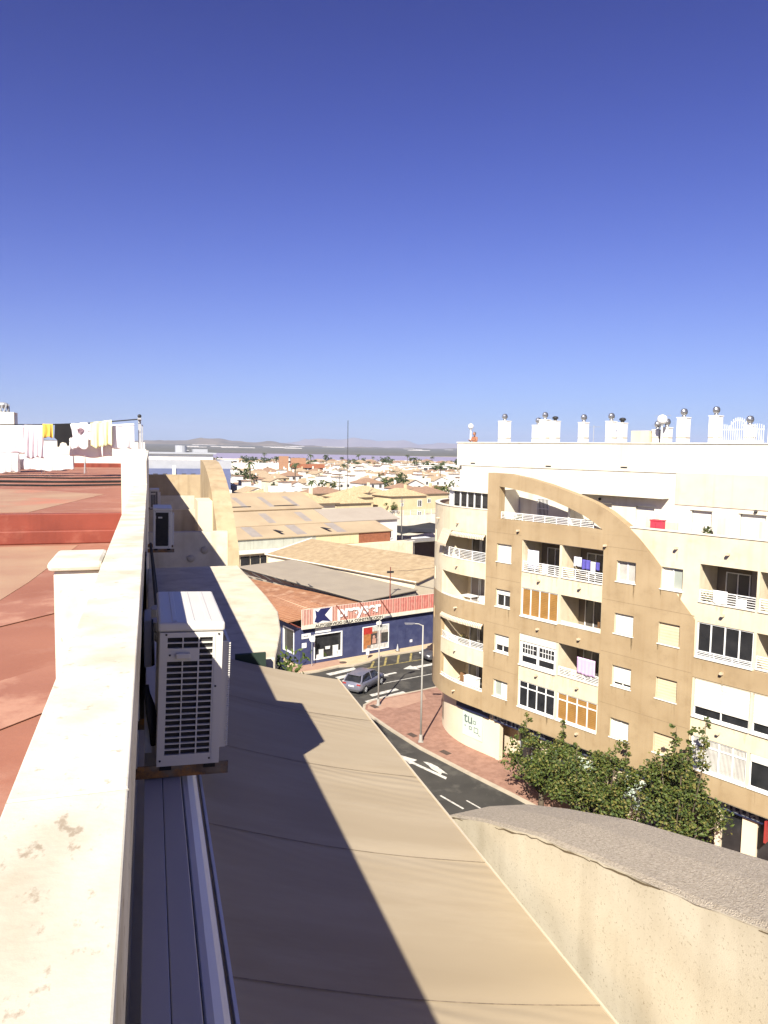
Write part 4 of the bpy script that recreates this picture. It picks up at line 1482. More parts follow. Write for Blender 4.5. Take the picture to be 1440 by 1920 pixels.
for (x, y) in ((54, 58), (72, 58), (54, 72), (72, 72)):
    MB().cyl((x, y, 0), (x, y, 3.4), 0.06, n=6).build('post', grey_metal, tp_)
tw = shop_root('terrace_wall', 'white wall with a pale railing on top, behind the black tarpaulin', 'wall')
box_part('wall', white_clean, tw, 58, 84, 74, 74.3, 0, 5.3)
g = MB()
for k in range(4):
    g.box(58, 84, 74.1, 74.15, 5.55+k*0.3, 5.6+k*0.3)
for k in range(14):
    g.box(58+k*2, 58.06+k*2, 74.09, 74.16, 5.3, 6.5)
g.build('railing', white_metal, tw)
vn = shop_root('white_container', 'white box container standing at the edge of the black tarpaulin', 'container')
box_part('box', white_metal, vn, 55.5, 59.0, 54.5, 57.0, 0.1, 2.8, bevel=0.03)
for k in range(4):
    box_part('rib', white_metal, vn, 55.8+k*0.9, 55.9+k*0.9, 54.45, 54.499, 0.2, 2.7)
g = MB()
frame_bars(g, 40.9, 42.9, 4.5, 6.3, 45.85, 45.99, 0.15, (41.9,))
wf = g.build('window', white_metal, w3)
box_part('pane', dark_glass, wf, 41.0, 42.8, 45.9, 45.985, 4.6, 6.2)
g = MB()
g.cyl((0, 0, 0), (0, 0, 10.5), 0.12, 0.09, n=8)
o = empty('utility_pole', shw(56, 61), 0, 'tall thin dark pole standing by the white yard wall', 'pole')
g.build('pole', M('pole_wood', (0.10, 0.09, 0.08), (0.14, 0.12, 0.1), 3, 0.9), o)
MB().box(-0.6, 0.6, -0.05, 0.05, 9.6, 9.75).build('crossarm', grey_metal, o)
# wire mast on the roof line near the sign
o = empty('wire_pole', shw(10.6, 0.9, 0), 0, 'thin rusty pole with wires rising behind the ribbed sign', 'pole')
MB().cyl((0, 0, 0), (0, 0, 8.3), 0.06, 0.05, n=6).build('pole', strut_red, o)
MB().tube([(0, 0, 7.9), (2, 0.6, 7.75), (5, 1.5, 7.8), (9, 2.8, 8.0)], 0.02, 4).build('wire', black_metal, o)
MB().box(-0.35, 0.35, -0.05, 0.05, 7.7, 7.9).build('bracket', black_metal, o)
# ------------------------------------------------------------------ own building: roof terrace, parapet, awnings, air conditioners
OWN = empty('apartment_building', (-6, 4, 0), 0, 'cream building in the foreground with a red roof terrace and white parapet', 'building')


def own(o):
    o.location = (6, -4, 0)
    return o


red_floor = M('red_waterproofing', (0.30, 0.13, 0.085), (0.25, 0.10, 0.065), 0.9, 0.75, bump=0.12, bscale=20, stain=(0.34, 0.175, 0.125), stain_scale=1.3, stain_lo=0.48, stain_hi=0.66)
red_faded = M('red_waterproofing_faded', (0.37, 0.24, 0.155), (0.32, 0.18, 0.12), 1.1, 0.8, bump=0.1, bscale=20, stain=(0.42, 0.17, 0.11), stain_scale=0.6, stain_lo=0.52, stain_hi=0.66)
red_deep = M('red_paint_deep', (0.23, 0.05, 0.03), (0.17, 0.036, 0.022), 1.5, 0.6, bump=0.1, bscale=20, streak=0.35, stain=(0.27, 0.085, 0.055), stain_scale=2.0)
stone_cream = M('speckled_cream', (0.62, 0.56, 0.435), (0.53, 0.465, 0.345), 3.5, 0.9, bump=0.28, bscale=330, stain=(0.30, 0.245, 0.165), stain_scale=95, stain_lo=0.585, stain_hi=0.66, streak=0.25)
stone_grey = M('granular_grey', (0.51, 0.435, 0.335), (0.36, 0.30, 0.225), 60, 0.95, bump=0.8, bscale=160, stain=(0.60, 0.525, 0.41), stain_scale=90, stain_lo=0.5, stain_hi=0.60, detail=3)
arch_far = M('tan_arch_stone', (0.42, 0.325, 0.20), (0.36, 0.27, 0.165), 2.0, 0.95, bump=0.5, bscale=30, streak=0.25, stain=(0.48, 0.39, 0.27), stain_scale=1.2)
own(MB().box(-14, -0.228, -30, 41, 0.0, 18.28).build('body', cream, OWN))
own(MB().box(-0.2275, 2.36, -30, 41, 0.0, 15.6).build('lower_body', cream, OWN))
# terrace floors
own(MB().box(-14, -0.24, -30, 12.9, 18.284, 18.40).build('roof_terrace', red_floor, OWN))
g = MB()
g.plate([(-14, -6.0), (-2.6, -6.0), (-2.25, -0.5), (-1.95, 4.3), (-1.35, 9.3), (-1.1, 12.6), (-14, 12.6)], [], 18.4005, 18.404, axis='z')
own(g.build('faded_coating', red_faded, OWN))
lap_m = M('membrane_lap', (0.31, 0.14, 0.095), (0.26, 0.11, 0.075), 1.4, 0.75, bump=0.12, bscale=25, stain=(0.42, 0.23, 0.16), stain_scale=1.6, stain_lo=0.48, stain_hi=0.62)
for k in range(5):
    y0 = -5.2+k*3.1
    g = MB()
    g.plate([(-0.26, y0+1.0), (-0.26, y0+2.05), (-1.35, y0+0.9), (-2.1, y0-0.6), (-2.05, y0-1.6), (-1.3, y0-0.2)], [], 18.4062, 18.4085+0.0006*k, axis='z')
    own(g.build('membrane_lap', lap_m, OWN))
own(MB().box(-14, -0.42, 12.9, 13.05, 18.284, 18.88).build('step', red_deep, OWN, bevel=0.012))
own(MB().box(-14, -0.42, 12.80, 12.895, 18.402, 18.62).build('skirting', red_deep, OWN, bevel=0.02))
own(MB().box(-14, -0.24, 13.05, 40.4, 18.284, 18.875).build('upper_roof', red_floor, OWN))
g = MB()
g.plate([(-14, 13.3), (-1.9, 13.3), (-1.0, 18.0), (-3.0, 20.0), (-14, 20.0)], [], 18.8755, 18.879, axis='z')
own(g.build('faded_coating', red_faded, OWN))
own(MB().box(-6.2, -1.0, 39.6, 39.8, 18.876, 19.08).build('skirting', red_deep, OWN))
own(MB().box(-14, -0.225, 39.81, 40.3, 18.30, 20.15).build('back_wall', white_clean, OWN))
# parapet, pillars
own(MB().box(-0.225, -0.048, -30, 12.0, 19.06, 19.395).build('parapet', white_paint, OWN, bevel=0.006))
own(MB().box(-0.225, -0.195, -30, 12.0, 18.2, 19.058).build('parapet_base', white_paint, OWN))
white_bright = M('white_paint_bright', (0.68, 0.645, 0.555), (0.48, 0.435, 0.33), 4.5, 0.85, bump=0.06, bscale=50, stain=(0.40, 0.34, 0.25), stain_scale=28.0, stain_lo=0.60, stain_hi=0.68)  # brighter white for the farther copings and the pillar
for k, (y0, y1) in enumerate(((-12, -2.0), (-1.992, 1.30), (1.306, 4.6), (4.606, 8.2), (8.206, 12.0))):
    own(MB().box(-0.232, -0.041, y0, y1, 19.396, 19.412).build('coping', white_paint if k < 2 else white_bright, OWN, bevel=0.004))
for y in (-1.996, 1.303, 4.603, 8.203):
    own(MB().box(-0.2325, -0.0405, y-0.0045, y+0.0045, 19.3955, 19.4085).build('coping_joint', concrete, OWN))
own(MB().box(-0.47, -0.226, 4.02, 4.42, 18.40, 19.36).build('pillar', white_bright, OWN, bevel=0.015))
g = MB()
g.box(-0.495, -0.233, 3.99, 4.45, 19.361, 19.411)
own(g.build('pillar_cap', white_bright, OWN, bevel=0.02))
own(MB().box(-0.42, -0.05, 12.05, 12.5, 18.40, 19.51).build('pillar', white_clean, OWN))
own(MB().box(-0.42, -0.05, 12.06, 12.5, 19.511, 19.94).build('pillar', white_clean, OWN))
own(MB().box(-0.225, -0.05, 12.51, 41, 18.28, 19.74).build('parapet', white_clean, OWN))
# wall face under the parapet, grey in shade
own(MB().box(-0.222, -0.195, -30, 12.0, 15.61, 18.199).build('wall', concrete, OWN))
own(MB().box(-0.07, -0.052, 12.01, 41, 15.6, 18.27).build('wall', white_clean, OWN))
# near arch wall in the facade plane
arch_pts = [(4.75, 17.35), (4.45, 17.53), (3.95, 17.74), (3.31, 17.985), (2.82, 18.135), (2.44, 18.25), (2.13, 18.34), (1.79, 18.45), (1.2, 18.60), (0.4, 18.76), (-0.6, 18.90), (-1.8, 18.99), (-3.2, 19.03), (-6.0, 19.03)]
g = MB()
n = len(arch_pts)
outer = [(-6.0, 15.61), (5.3, 15.61), (5.3, 16.9)]+arch_pts
g.plate(outer, [], 1.92, 2.50, axis='x')
own(g.build('arch_wall', stone_cream, OWN))
g = MB()
for a, b in zip(arch_pts, arch_pts[1:]):
    for k in range(3):
        f0, f1 = k/3, (k+1)/3
        p = (a[0]+(b[0]-a[0])*f0, a[1]+(b[1]-a[1])*f0)
        q = (a[0]+(b[0]-a[0])*f1, a[1]+(b[1]-a[1])*f1)
        j0 = 1.918+0.004*sin(p[0]*23)+0.003*sin(p[0]*61)
        j1 = 1.918+0.004*sin(q[0]*23)+0.003*sin(q[0]*61)
        for xx in ((1, 0),):
            g.face([(j0, p[0], p[1]-0.003), (j1, q[0], q[1]-0.003), (j1+0.03, q[0], q[1]+0.012), (j0+0.03, p[0], p[1]+0.012)])
            g.face([(j0+0.03, p[0], p[1]+0.012), (j1+0.03, q[0], q[1]+0.012), (2.21, q[0], q[1]+0.03), (2.21, p[0], p[1]+0.03)])
            g.face([(2.21, p[0], p[1]+0.03), (2.21, q[0], q[1]+0.03), (2.505, q[0], q[1]+0.004), (2.505, p[0], p[1]+0.004)])
own(g.build('arch_coping', stone_grey, OWN, smooth=False))
crack_m = M('crack_dirt', (0.10, 0.075, 0.045), (0.16, 0.12, 0.07), 9, 0.95)
cr = random.Random(17)
pts = []
for a, b in zip(arch_pts, arch_pts[1:]):
    m_ = max(2, int((a[0]-b[0])/0.05))
    for k in range(m_):
        f = k/m_
        pts.append((a[0]+(b[0]-a[0])*f, a[1]+(b[1]-a[1])*f))
for i0 in range(0, len(pts)-12, 9):
    if cr.random() < 0.25:
        continue
    seg = pts[i0:i0+10]
    off = [-0.008-0.012*cr.random() for _ in seg]
    wd = [0.002+0.005*cr.random()*sin(pi*k/9) for k in range(10)]
    g = MB()
    for k in range(9):
        p, q = seg[k], seg[k+1]
        g.face([(1.9185, p[0], p[1]+off[k]-wd[k]), (1.9185, q[0], q[1]+off[k+1]-wd[k+1]), (1.9185, q[0], q[1]+off[k+1]+wd[k+1]), (1.9185, p[0], p[1]+off[k]+wd[k])])
    own(g.build('crack', crack_m, OWN))
# terrace parapet between the arches and the far arch
own(MB().box(2.24, 2.37, 5.31, 21.9, 15.601, 16.0).build('lower_parapet', white_clean, OWN))
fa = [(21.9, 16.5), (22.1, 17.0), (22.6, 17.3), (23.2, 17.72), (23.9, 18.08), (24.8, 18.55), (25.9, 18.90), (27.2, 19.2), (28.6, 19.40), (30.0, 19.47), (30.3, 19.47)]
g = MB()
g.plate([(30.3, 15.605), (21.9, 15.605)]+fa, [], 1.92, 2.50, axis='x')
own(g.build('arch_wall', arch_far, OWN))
# solid slab over the next terrace
g = MB()
g.plate([(-0.05, 7.35), (1.20, 7.35), (1.28, 7.7), (1.45, 8.5), (1.58, 9.5), (1.585, 10.5), (1.55, 11.8), (1.50, 13.4), (-0.05, 13.4)], [], 17.60, 17.87, axis='z')
own(g.build('slab_roof', stone_cream, OWN, bevel=0.02))
for (y, zt) in ((19.5, 17.80), (26.7, 17.78), (34.5, 17.76)):
    own(MB().box(-0.05, 1.915, y, y+0.25, 15.605, zt).build('divider_wall', stone_cream, OWN))
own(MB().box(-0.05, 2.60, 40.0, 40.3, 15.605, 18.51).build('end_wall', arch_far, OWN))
own(MB().box(1.45, 1.915, 24.3, 25.9, 15.605, 18.25).build('divider_wall', house_cream, OWN))
for (x, z) in ((0.98, 17.12), (1.33, 17.33)):
    own(MB().ball((x, 19.49, z), 0.10, 10, 6, (1, 0.6, 1)).build('vent_dome', concrete, OWN, smooth=True))

# ---- long awning
AW = empty('awning', (0.9, 2, 17.9), 0, 'long beige fabric awning sloping out below the parapet', 'awning')


def awp(o):
    o.location = (-0.9, -2, -17.9)
    return o


fabric = M('awning_fabric', (0.40, 0.325, 0.22), (0.35, 0.28, 0.185), 1.0, 0.85, spec=0.2, stain=(0.44, 0.365, 0.255), stain_scale=1.4, stain_lo=0.45, stain_hi=0.7, stretch=(0.35, 2.0, 1))
seams = [-2.1, -0.95, 0.2, 1.35, 2.5, 3.62, 4.75, 5.88]
g = MB()
AX0, AX1, AZ0, AZ1, AY0, AY1 = 0.255, 1.78, 18.14, 17.69, -3.2, 7.05
nx, ny = 44, 820
vs = []
for j in range(ny+1):
    y = AY0+(AY1-AY0)*j/ny
    for i in range(nx+1):
        t = i/nx
        x = AX0+(AX1-AX0)*t
        z = AZ0+(AZ1-AZ0)*t-0.035*sin(pi*t)
        for k_, s_ in enumerate(seams):
            d = y-s_
            if -0.75 < d < 0.0:
                ph = (d*72+t*(16+k_ % 3)*1.6+k_+2.1*sin(t*5+k_)+1.2*sin(t*13+d*9+k_*2))
                amp = 0.0022*math.exp(d*3.6)*(0.35+0.65*(0.5+0.5*sin(t*4.3+k_*1.7)))
                z += amp*sin(ph)
            z -= 0.004*math.exp(-(d*14)**2)
        yy = y
        if j == ny:
            yy = AY1+0.02*sin(pi*t)
        vs.append((x, yy, z))
fs = [(j*(nx+1)+i, j*(nx+1)+i+1, (j+1)*(nx+1)+i+1, (j+1)*(nx+1)+i) for j in range(ny) for i in range(nx)]
o = awp(g.idx(vs, fs).build('fabric', fabric, AW, smooth=True))
fab = o
seam_m = M('seam_thread', (0.16, 0.125, 0.085), (0.32, 0.25, 0.17), 30, 0.9)
for s_ in seams:
    g = MB()
    m = 40
    for i in range(m):
        t0, t1 = i/m, (i+1)/m
        pp_ = []
        for t_ in (t0, t1):
            x = AX0+(AX1-AX0)*t_
            z = AZ0+(AZ1-AZ0)*t_-0.035*sin(pi*t_)-0.004
            pp_.append((x, z))
        g.face([(pp_[0][0], s_-0.003, pp_[0][1]+0.003), (pp_[1][0], s_-0.003, pp_[1][1]+0.003), (pp_[1][0], s_+0.003, pp_[1][1]+0.003), (pp_[0][0], s_+0.003, pp_[0][1]+0.003)])
    g.build('seam', seam_m, fab)
alu = M('painted_aluminium', (0.50, 0.48, 0.46), (0.44, 0.42, 0.40), 2.5, 0.5, stain=(0.34, 0.33, 0.34), stain_scale=2, stretch=(1, 0.3, 1))
awp(MB().box(-0.045, 0.0445, AY0, AY1, 18.12, 18.25).build('cover_board', alu, AW, bevel=0.004))
awp(MB().box(0.0465, 0.138, AY0, AY1, 18.12, 18.25).build('cover_board', alu, AW, bevel=0.004))
g = MB()
prof = [(0.146, 18.19), (0.152, 18.205), (0.175, 18.21), (0.205, 18.195), (0.228, 18.165), (0.236, 18.12), (0.236, 18.08), (0.146, 18.08)]
g.plate([(p[0], p[1]) for p in prof], [], AY0, AY1)
alu2 = M('white_aluminium', (0.72, 0.72, 0.73), (0.66, 0.66, 0.67), 1.5, 0.4, stretch=(1, 0.3, 1))
bar_m = M('bar_beige', (0.52, 0.45, 0.34), (0.47, 0.40, 0.30), 2, 0.5)
awp(MB().box(AX1-0.002, AX1+0.009, AY0, AY1+0.02, AZ1-0.06, AZ1+0.006).build('front_bar', bar_m, AW))
awp(g.build('roller_housing', alu2, AW))
awp(MB().box(0.246, 0.258, AY0, AY1, 18.09, 18.155).build('rail', alu2, AW))
for y in (-1.5, 1.8, 5.2):
    awp(MB().tube([(0.2, y, 18.05), (1.0, y+0.5, 17.75), (1.74, y, 17.62)], 0.025, 6).build('folding_arm', white_metal, AW))
    awp(MB().box(-0.05, 0.2, y-0.06, y+0.06, 18.02, 18.079).build('bracket', white_metal, AW))

# ---- air conditioners
ac_body = M('aircon_enamel', (0.60, 0.575, 0.52), (0.56, 0.535, 0.485), 2, 0.42, stain=(0.45, 0.42, 0.36), stain_scale=3.0, stain_lo=0.6, stain_hi=0.85)
ac_dark = M('aircon_fins', (0.018, 0.017, 0.016), (0.03, 0.028, 0.026), 30, 0.7)
rust = M('rusty_steel', (0.24, 0.20, 0.15), (0.10, 0.05, 0.025), 7, 0.8, bump=0.4, bscale=40, stain=(0.35, 0.17, 0.05), stain_scale=9, stain_lo=0.5, stain_hi=0.62, metal=0.2)
black_rub = M('pipe_insulation', (0.012, 0.012, 0.013), (0.02, 0.02, 0.02), 10, 0.8)
screw_m = M('screw_dark', (0.03, 0.03, 0.03), (0.05, 0.05, 0.05), 5, 0.5)


def aircon(name, label, loc, lean, Wd=0.325, Ln=0.86, Ht=0.76, detail=True, group=None):
    """x: away from the wall, y: along the wall, z: up; the side with the intake openings faces -y"""
    r = empty(name, loc, 0, label, 'air conditioner', group)
    r.rotation_euler = (0, lean, 0)
    g = MB()
    g.box(0, Wd, 0.022, Ln, 0, Ht-0.05)
    g.build('casing', ac_body, r, bevel=0.01)
    # top lid with pressed ribs
    g = MB()
    g.box(-0.006, Wd+0.006, -0.004, Ln+0.006, Ht-0.048, Ht)
    t = g.build('lid', ac_body, r, bevel=0.012)
    for x in (0.075, 0.165, 0.25):
        box_part('pressed_rib', ac_body, t, x-0.012, x+0.012, 0.03, Ln-0.03, Ht-0.001, Ht+0.004, bevel=0.003)
    # intake side: plate with real openings
    cols = [(0.042, 0.116), (0.122, 0.196), (0.203, 0.270)]
    rows = 20
    z0, z1 = 0.055, Ht-0.075
    dz = (z1-z0)/rows
    holes = []
    for ci, (a, b) in enumerate(cols):
        for k in range(rows):
            if ci < 2 and k in (rows-3, rows-4):
                continue
            za, zb = z0+k*dz+0.0032, z0+(k+1)*dz-0.0032
            holes.append([(a, za), (b, za), (b, zb), (a, zb)])
    g = MB()
    g.plate([(0.004, 0.0), (Wd-0.004, 0.0), (Wd-0.004, Ht-0.052), (0.004, Ht-0.052)], holes, -0.004, 0.010)
    p = g.build('intake_panel', ac_body, r)
    box_part('coil', ac_dark, r, 0.04, 0.285, 0.0105, 0.0215, 0.04, Ht-0.06)
    zc = z0+(rows-3)*dz
    box_part('handle', ac_body, p, 0.085, 0.158, -0.026, -0.005, zc-0.018, zc+0.012, bevel=0.006)
    for (x, z) in ((0.02, 0.03), (0.27, 0.03), (0.035, Ht-0.062), (0.30, Ht-0.062), (0.055, zc), (0.29, Ht*0.55)):
        MB().cyl((x, -0.008, z), (x, -0.004, z), 0.0055, n=8).build('screw', screw_m, p)
    box_part('corner_trim', ac_body, r, Wd-0.045, Wd-0.042, -0.007, -0.0045, 0.02, Ht-0.06)
    # fan guard on the street side
    g = MB()
    g.box(Wd+0.001, Wd+0.035, 0.06, 0.075, 0.06, Ht-0.12)
    g.box(Wd+0.001, Wd+0.035, Ln-0.3, Ln-0.285, 0.06, Ht-0.12)
    nb_ = 46 if detail else 14
    for k in range(nb_):
        z = 0.07+(Ht-0.2)*k/(nb_-1)
        g.box(Wd+0.03, Wd+0.045, 0.055, Ln-0.28, z-0.003, z+0.003)
    g.build('fan_guard', ac_body, r)
    g = MB()
    g.cyl((Wd+0.002, Ln*0.42, Ht*0.46), (Wd+0.012, Ln*0.42, Ht*0.46), 0.25, n=24)
    g.build('fan_opening', ac_dark, r)
    # wall brackets
    for y in (0.03, Ln-0.12):
        g = MB()
        g.box(-0.09, Wd+0.05, y, y+0.045, -0.075, -0.035)
        g.box(-0.09, Wd+0.05, y, y+0.006, -0.034, -0.008)
        g.box(-0.20, -0.10, y+0.012, y+0.034, -0.07, -0.04)
        g.box(-0.132, -0.10, y-0.005, y+0.05, -0.08, 0.36)
        g.box(-0.10, -0.0901, y, y+0.045, -0.075, -0.035)
        g.build('bracket', rust, r)
        for x in (0.05, Wd-0.05):
            box_part('foot', black_rub, r, x-0.03, x+0.03, y-0.005, y+0.05, -0.034, -0.001)
    return r


a1 = aircon('air_conditioner', 'large cream air conditioner on rusty brackets beside the awning, half in sunlight', (0.012, 3.9, 18.335), radians(2.1))
a2 = aircon('air_conditioner', 'white air conditioner with dark front hung on the wall past the stone slab', (0.04, 14.0, 18.13), radians(1.0), Ht=0.74, detail=False)
box_part('dark_panel', ac_dark, a2, 0.05, 0.26, -0.012, -0.0105, 0.05, 0.66)
a3 = aircon('air_conditioner', 'small shaded air conditioner farthest along the wall towards the tan arch', (-0.02, 27.0, 17.8), 0, Ht=0.68, detail=False)
pp = empty('pipe_bundle', (-0.03, 4.3, 18.4), 0, 'black insulated pipes looping down the wall behind the large air conditioner', 'pipes')


def ppl(o):
    o.location = (0.03, -4.3, -18.4)
    return o


ppl(MB().tube([(0.0, 13.4, 18.3), (0.03, 12.2, 18.05), (0.06, 9.5, 18.0), (0.12, 7.6, 18.05), (0.16, 6.4, 18.25), (0.06, 5.6, 18.6), (-0.005, 5.0, 18.85), (-0.01, 4.75, 18.7)], 0.022, 6).build('pipe', black_rub, pp, smooth=True))
ppl(MB().tube([(0.02, 13.3, 18.2), (0.06, 12.0, 17.98), (0.09, 9.5, 17.95), (0.16, 7.4, 18.0), (0.19, 6.3, 18.18), (0.08, 5.5, 18.55), (0.0, 4.9, 18.8), (0.0, 4.7, 18.65)], 0.018, 6).build('pipe', black_rub, pp, smooth=True))
for k in range(3):
    ppl(MB().tube([(-0.03, 3.98+0.05*k, 18.75-0.03*k), (-0.02+0.012*k, 3.92+0.04*k, 18.62), (-0.005+0.01*k, 3.96+0.04*k, 18.5), (0.0+0.01*k, 4.05, 18.4)], 0.014, 6).build('pipe', black_rub, pp, smooth=True))
ppl(MB().box(-0.042, 0.0, 4.3, 4.6, 18.75, 19.02).build('valve_cover', alu, pp, bevel=0.006))
ppl(MB().box(-0.042, -0.005, 4.05, 4.15, 18.35, 18.62).build('cable_duct', alu2, pp, bevel=0.006))
for y in (5.0, 5.4):
    ppl(MB().cyl((0.03, y, 18.86), (0.03, y+0.02, 18.80), 0.035, n=8).build('tape_wrap', grey_metal, pp))

# ---- laundry on the upper roof
LY = 28.0
K = LY/22.0
fab_white = M('cotton_white', (0.78, 0.77, 0.76), (0.72, 0.70, 0.70), 3, 0.95)
fab_lilac = M('cotton_pale_lilac', (0.72, 0.66, 0.68), (0.66, 0.60, 0.63), 3, 0.95)
fab_yellow = M('cotton_yellow', (0.68, 0.47, 0.10), (0.60, 0.40, 0.08), 3, 0.95)
fab_black = M('cotton_black', (0.01, 0.01, 0.012), (0.015, 0.015, 0.016), 3, 0.95)
fab_pale = M('cotton_pale_yellow', (0.72, 0.70, 0.40), (0.66, 0.64, 0.36), 3, 0.95)


def cloth(name, label, x0, x1, z0, z1, y, mat, folds=3, amp=0.05, sl=0.0, group=None, seed=0, taper=0.0):
    """hanging cloth with vertical folds; z0 bottom and z1 top relative to eye height"""
    cx = (x0+x1)/2
    rr = random.Random(seed)
    nx_, nz_ = 26, 14
    vs = []
    for j in range(nz_+1):
        t = j/nz_
        for i in range(nx_+1):
            u = i/nx_
            x = (x0-cx)+(x1-x0)*u*(1)+taper*(0.5-u)*(1-t)
            z = z0+(z1-z0)*t+sl*(u-0.5)*(t)+0.03*sin(u*9+seed)*(1-t)-0.02*sin(pi*u)*(1-t)
            yy = amp*(1-t*0.7)*sin(u*folds*2*pi+seed+0.8*sin(t*3+seed))+0.02*sin(u*21+seed)*(1-t)
            vs.append((x, yy, z-z1))
    fs = [(j*(nx_+1)+i, j*(nx_+1)+i+1, (j+1)*(nx_+1)+i+1, (j+1)*(nx_+1)+i) for j in range(nz_) for i in range(nx_)]
    o = MB().idx(vs, fs).build(name, mat, smooth=True, loc=(cx, y, CAM_H+z1))
    m = o.modifiers.new('thick', 'SOLIDIFY')
    m.thickness = 0.008
    return tag(o, label, 'laundry', group)


def L2(a):
    return a*K


cl = empty('clothes_line', (-0.33, LY, 18.88), 0, 'grey clothes line post with wires strung over the red upper roof', 'clothes line')
MB().box(-0.05, 0.05, -0.05, 0.05, 0.0, 2.10).build('post', grey_metal, cl)
MB().box(0.07, 0.11, -0.3, 0.3, 0.9, 1.85).build('post', grey_metal, cl)
MB().box(-0.06, 0.06, -0.55, 0.45, 2.02, 2.08).build('crossbar', grey_metal, cl)
MB().ball((0, 0, 2.16), 0.07, 8, 6).build('finial', black_metal, cl)
MB().box(-7.1, -7.0, -0.05, 0.05, 0.0, 1.95).build('post', grey_metal, cl)
for k in range(4):
    y = -0.5+k*0.3
    MB().tube([(-7.05, y, 1.80), (-5.0, y, 1.74), (-3.0, y, 1.78), (-1.5, y, 1.88), (0, y, 2.05)], 0.008, 4).build('wire', black_metal, cl)
cloth('hanging_sheet', 'wide pale lilac bed sheet at the chimney end of the clothes line', L2(-4.6), L2(-3.15), L2(-0.26), L2(0.47), LY-0.5, fab_lilac, 2, 0.08, seed=1)
cloth('hanging_sheet', 'long white sheet with narrow folds left of the yellow cloth', L2(-3.15), L2(-2.68), L2(-0.37), L2(0.49), LY-0.52, fab_lilac, 4, 0.06, seed=2)
cloth('hanging_cloth', 'small mustard yellow cloth beside the black shirt', L2(-2.70), L2(-2.45), L2(0.19), L2(0.53), LY-0.55, fab_yellow, 2, 0.04, seed=3)
g = MB()
g.plate([(-0.24, 0), (0.24, 0), (0.27, -0.2), (0.30, -0.42), (0.24, -0.46), (0.20, -0.50), (0.20, -0.74), (0.13, -0.74), (0.10, -0.65), (-0.02, -0.62), (-0.08, -0.66), (-0.12, -0.78), (-0.18, -0.78), (-0.18, -0.55), (-0.27, -0.47), (-0.25, -0.2)], [], -0.012, 0.012)
tag(g.build('black_shirt', fab_black, loc=(L2(-2.21), LY-0.55, CAM_H+L2(0.54))), 'black shirt hanging upside down on the clothes line', 'laundry')
cloth('hanging_shirt', 'white shirt with a small dark print next to the black shirt', L2(-2.0), L2(-1.58), L2(-0.10), L2(0.58), LY-0.5, fab_white, 1.5, 0.04, sl=0.05, seed=4)
pr = M('shirt_print', (0.10, 0.06, 0.08), (0.3, 0.2, 0.22), 12, 0.9)
o = MB().plate([(0, 0), (0.12, 0.06), (0.22, 0.0), (0.16, -0.12), (0.05, -0.16)], [], -0.07, -0.066).build('print', pr)
o.parent = [x for x in COL.objects if x.name.startswith('hanging_shirt')][0]
o.location = (-0.08, 0.0, -0.22)
cloth('hanging_sheet', 'white sheet hanging low behind the printed shirt', L2(-2.1), L2(-1.0), L2(-0.33), L2(0.55), LY+0.1, fab_white, 2, 0.05, seed=6)
cloth('hanging_shirt', 'pale yellow shirt with open side on the clothes line', L2(-1.52), L2(-1.2), L2(-0.06), L2(0.62), LY-0.5, fab_pale, 1.5, 0.04, sl=0.05, seed=7)
cloth('hanging_shirt', 'brighter pale yellow top beside the last white sheet', L2(-1.22), L2(-0.98), L2(0.0), L2(0.66), LY-0.52, fab_pale, 1.5, 0.04, sl=0.05, seed=8)
cloth('hanging_sheet', 'white sheet nearest the clothes line post', L2(-1.02), L2(-0.40), L2(-0.08), L2(0.58), LY-0.3, fab_white, 2, 0.05, sl=0.06, seed=9)
# covered rack on the roof floor
rk = empty('drying_rack', (-3.9, 31.0, 18.88), 0, 'low drying rack on the red roof under draped white cloths', 'drying rack')
for x in (-1.6, 0.0, 1.5):
    MB().tube([(x, -0.4, 0), (x, 0, 0.75), (x, 0.4, 0)], 0.015, 5).build('leg', grey_metal, rk)
MB().cyl((-1.7, 0, 0.75), (1.6, 0, 0.75), 0.015, n=5).build('bar', grey_metal, rk)
cloth('draped_cloth', 'white bumpy cloth spread over the low drying rack', -4.75, -2.75, -0.98, -0.42, 30.55, fab_white, 5, 0.10, seed=12)
cloth('draped_cloth', 'crumpled white cloth with dark trim at the end of the drying rack', -6.0, -4.6, -1.08, -0.35, 30.3, fab_white, 6, 0.10, seed=13)
# chimney at the far left of the roof
hc = empty('roof_chimney', (-5.4, 32.0, 18.875), 0, 'white square roof chimney with ridged metal cap behind the laundry', 'chimney')
MB().box(-0.45, 0.45, -0.4, 0.4, 0, 2.32).build('stack', white_clean, hc, bevel=0.01)
MB().box(0.452, 0.458, -0.3, 0.3, 1.6, 2.22).build('grille', grey_metal, hc)
g = MB()
for k in range(10):
    a = 2*pi*k/10
    g.cyl((0.22*cos(a), 0.22*sin(a), 2.32), (0.22*cos(a+0.5), 0.22*sin(a+0.5), 2.62), 0.03, n=5)
g.ball((0, 0, 2.6), 0.22, 10, 6, (1, 1, 0.5))
g.build('cowl', grey_metal, hc)
# thin black tubes laid as dark lines across the upper roof
for k, (y, w) in enumerate(((21.5, 0.05), (23.5, 0.07), (26.2, 0.05))):
    o = MB().tube([(-6.5, y+0.25, 18.91), (-4.5, y+0.1*sin(k), 18.92), (-2.5, y-0.1, 18.90), (-0.45, y+0.05, 18.92)], w*0.5, 6).build('dark_line', black_rub)
    tag(o, 'thin black line running straight across the red upper roof', 'dark_line', 'dark lines across the upper roof')
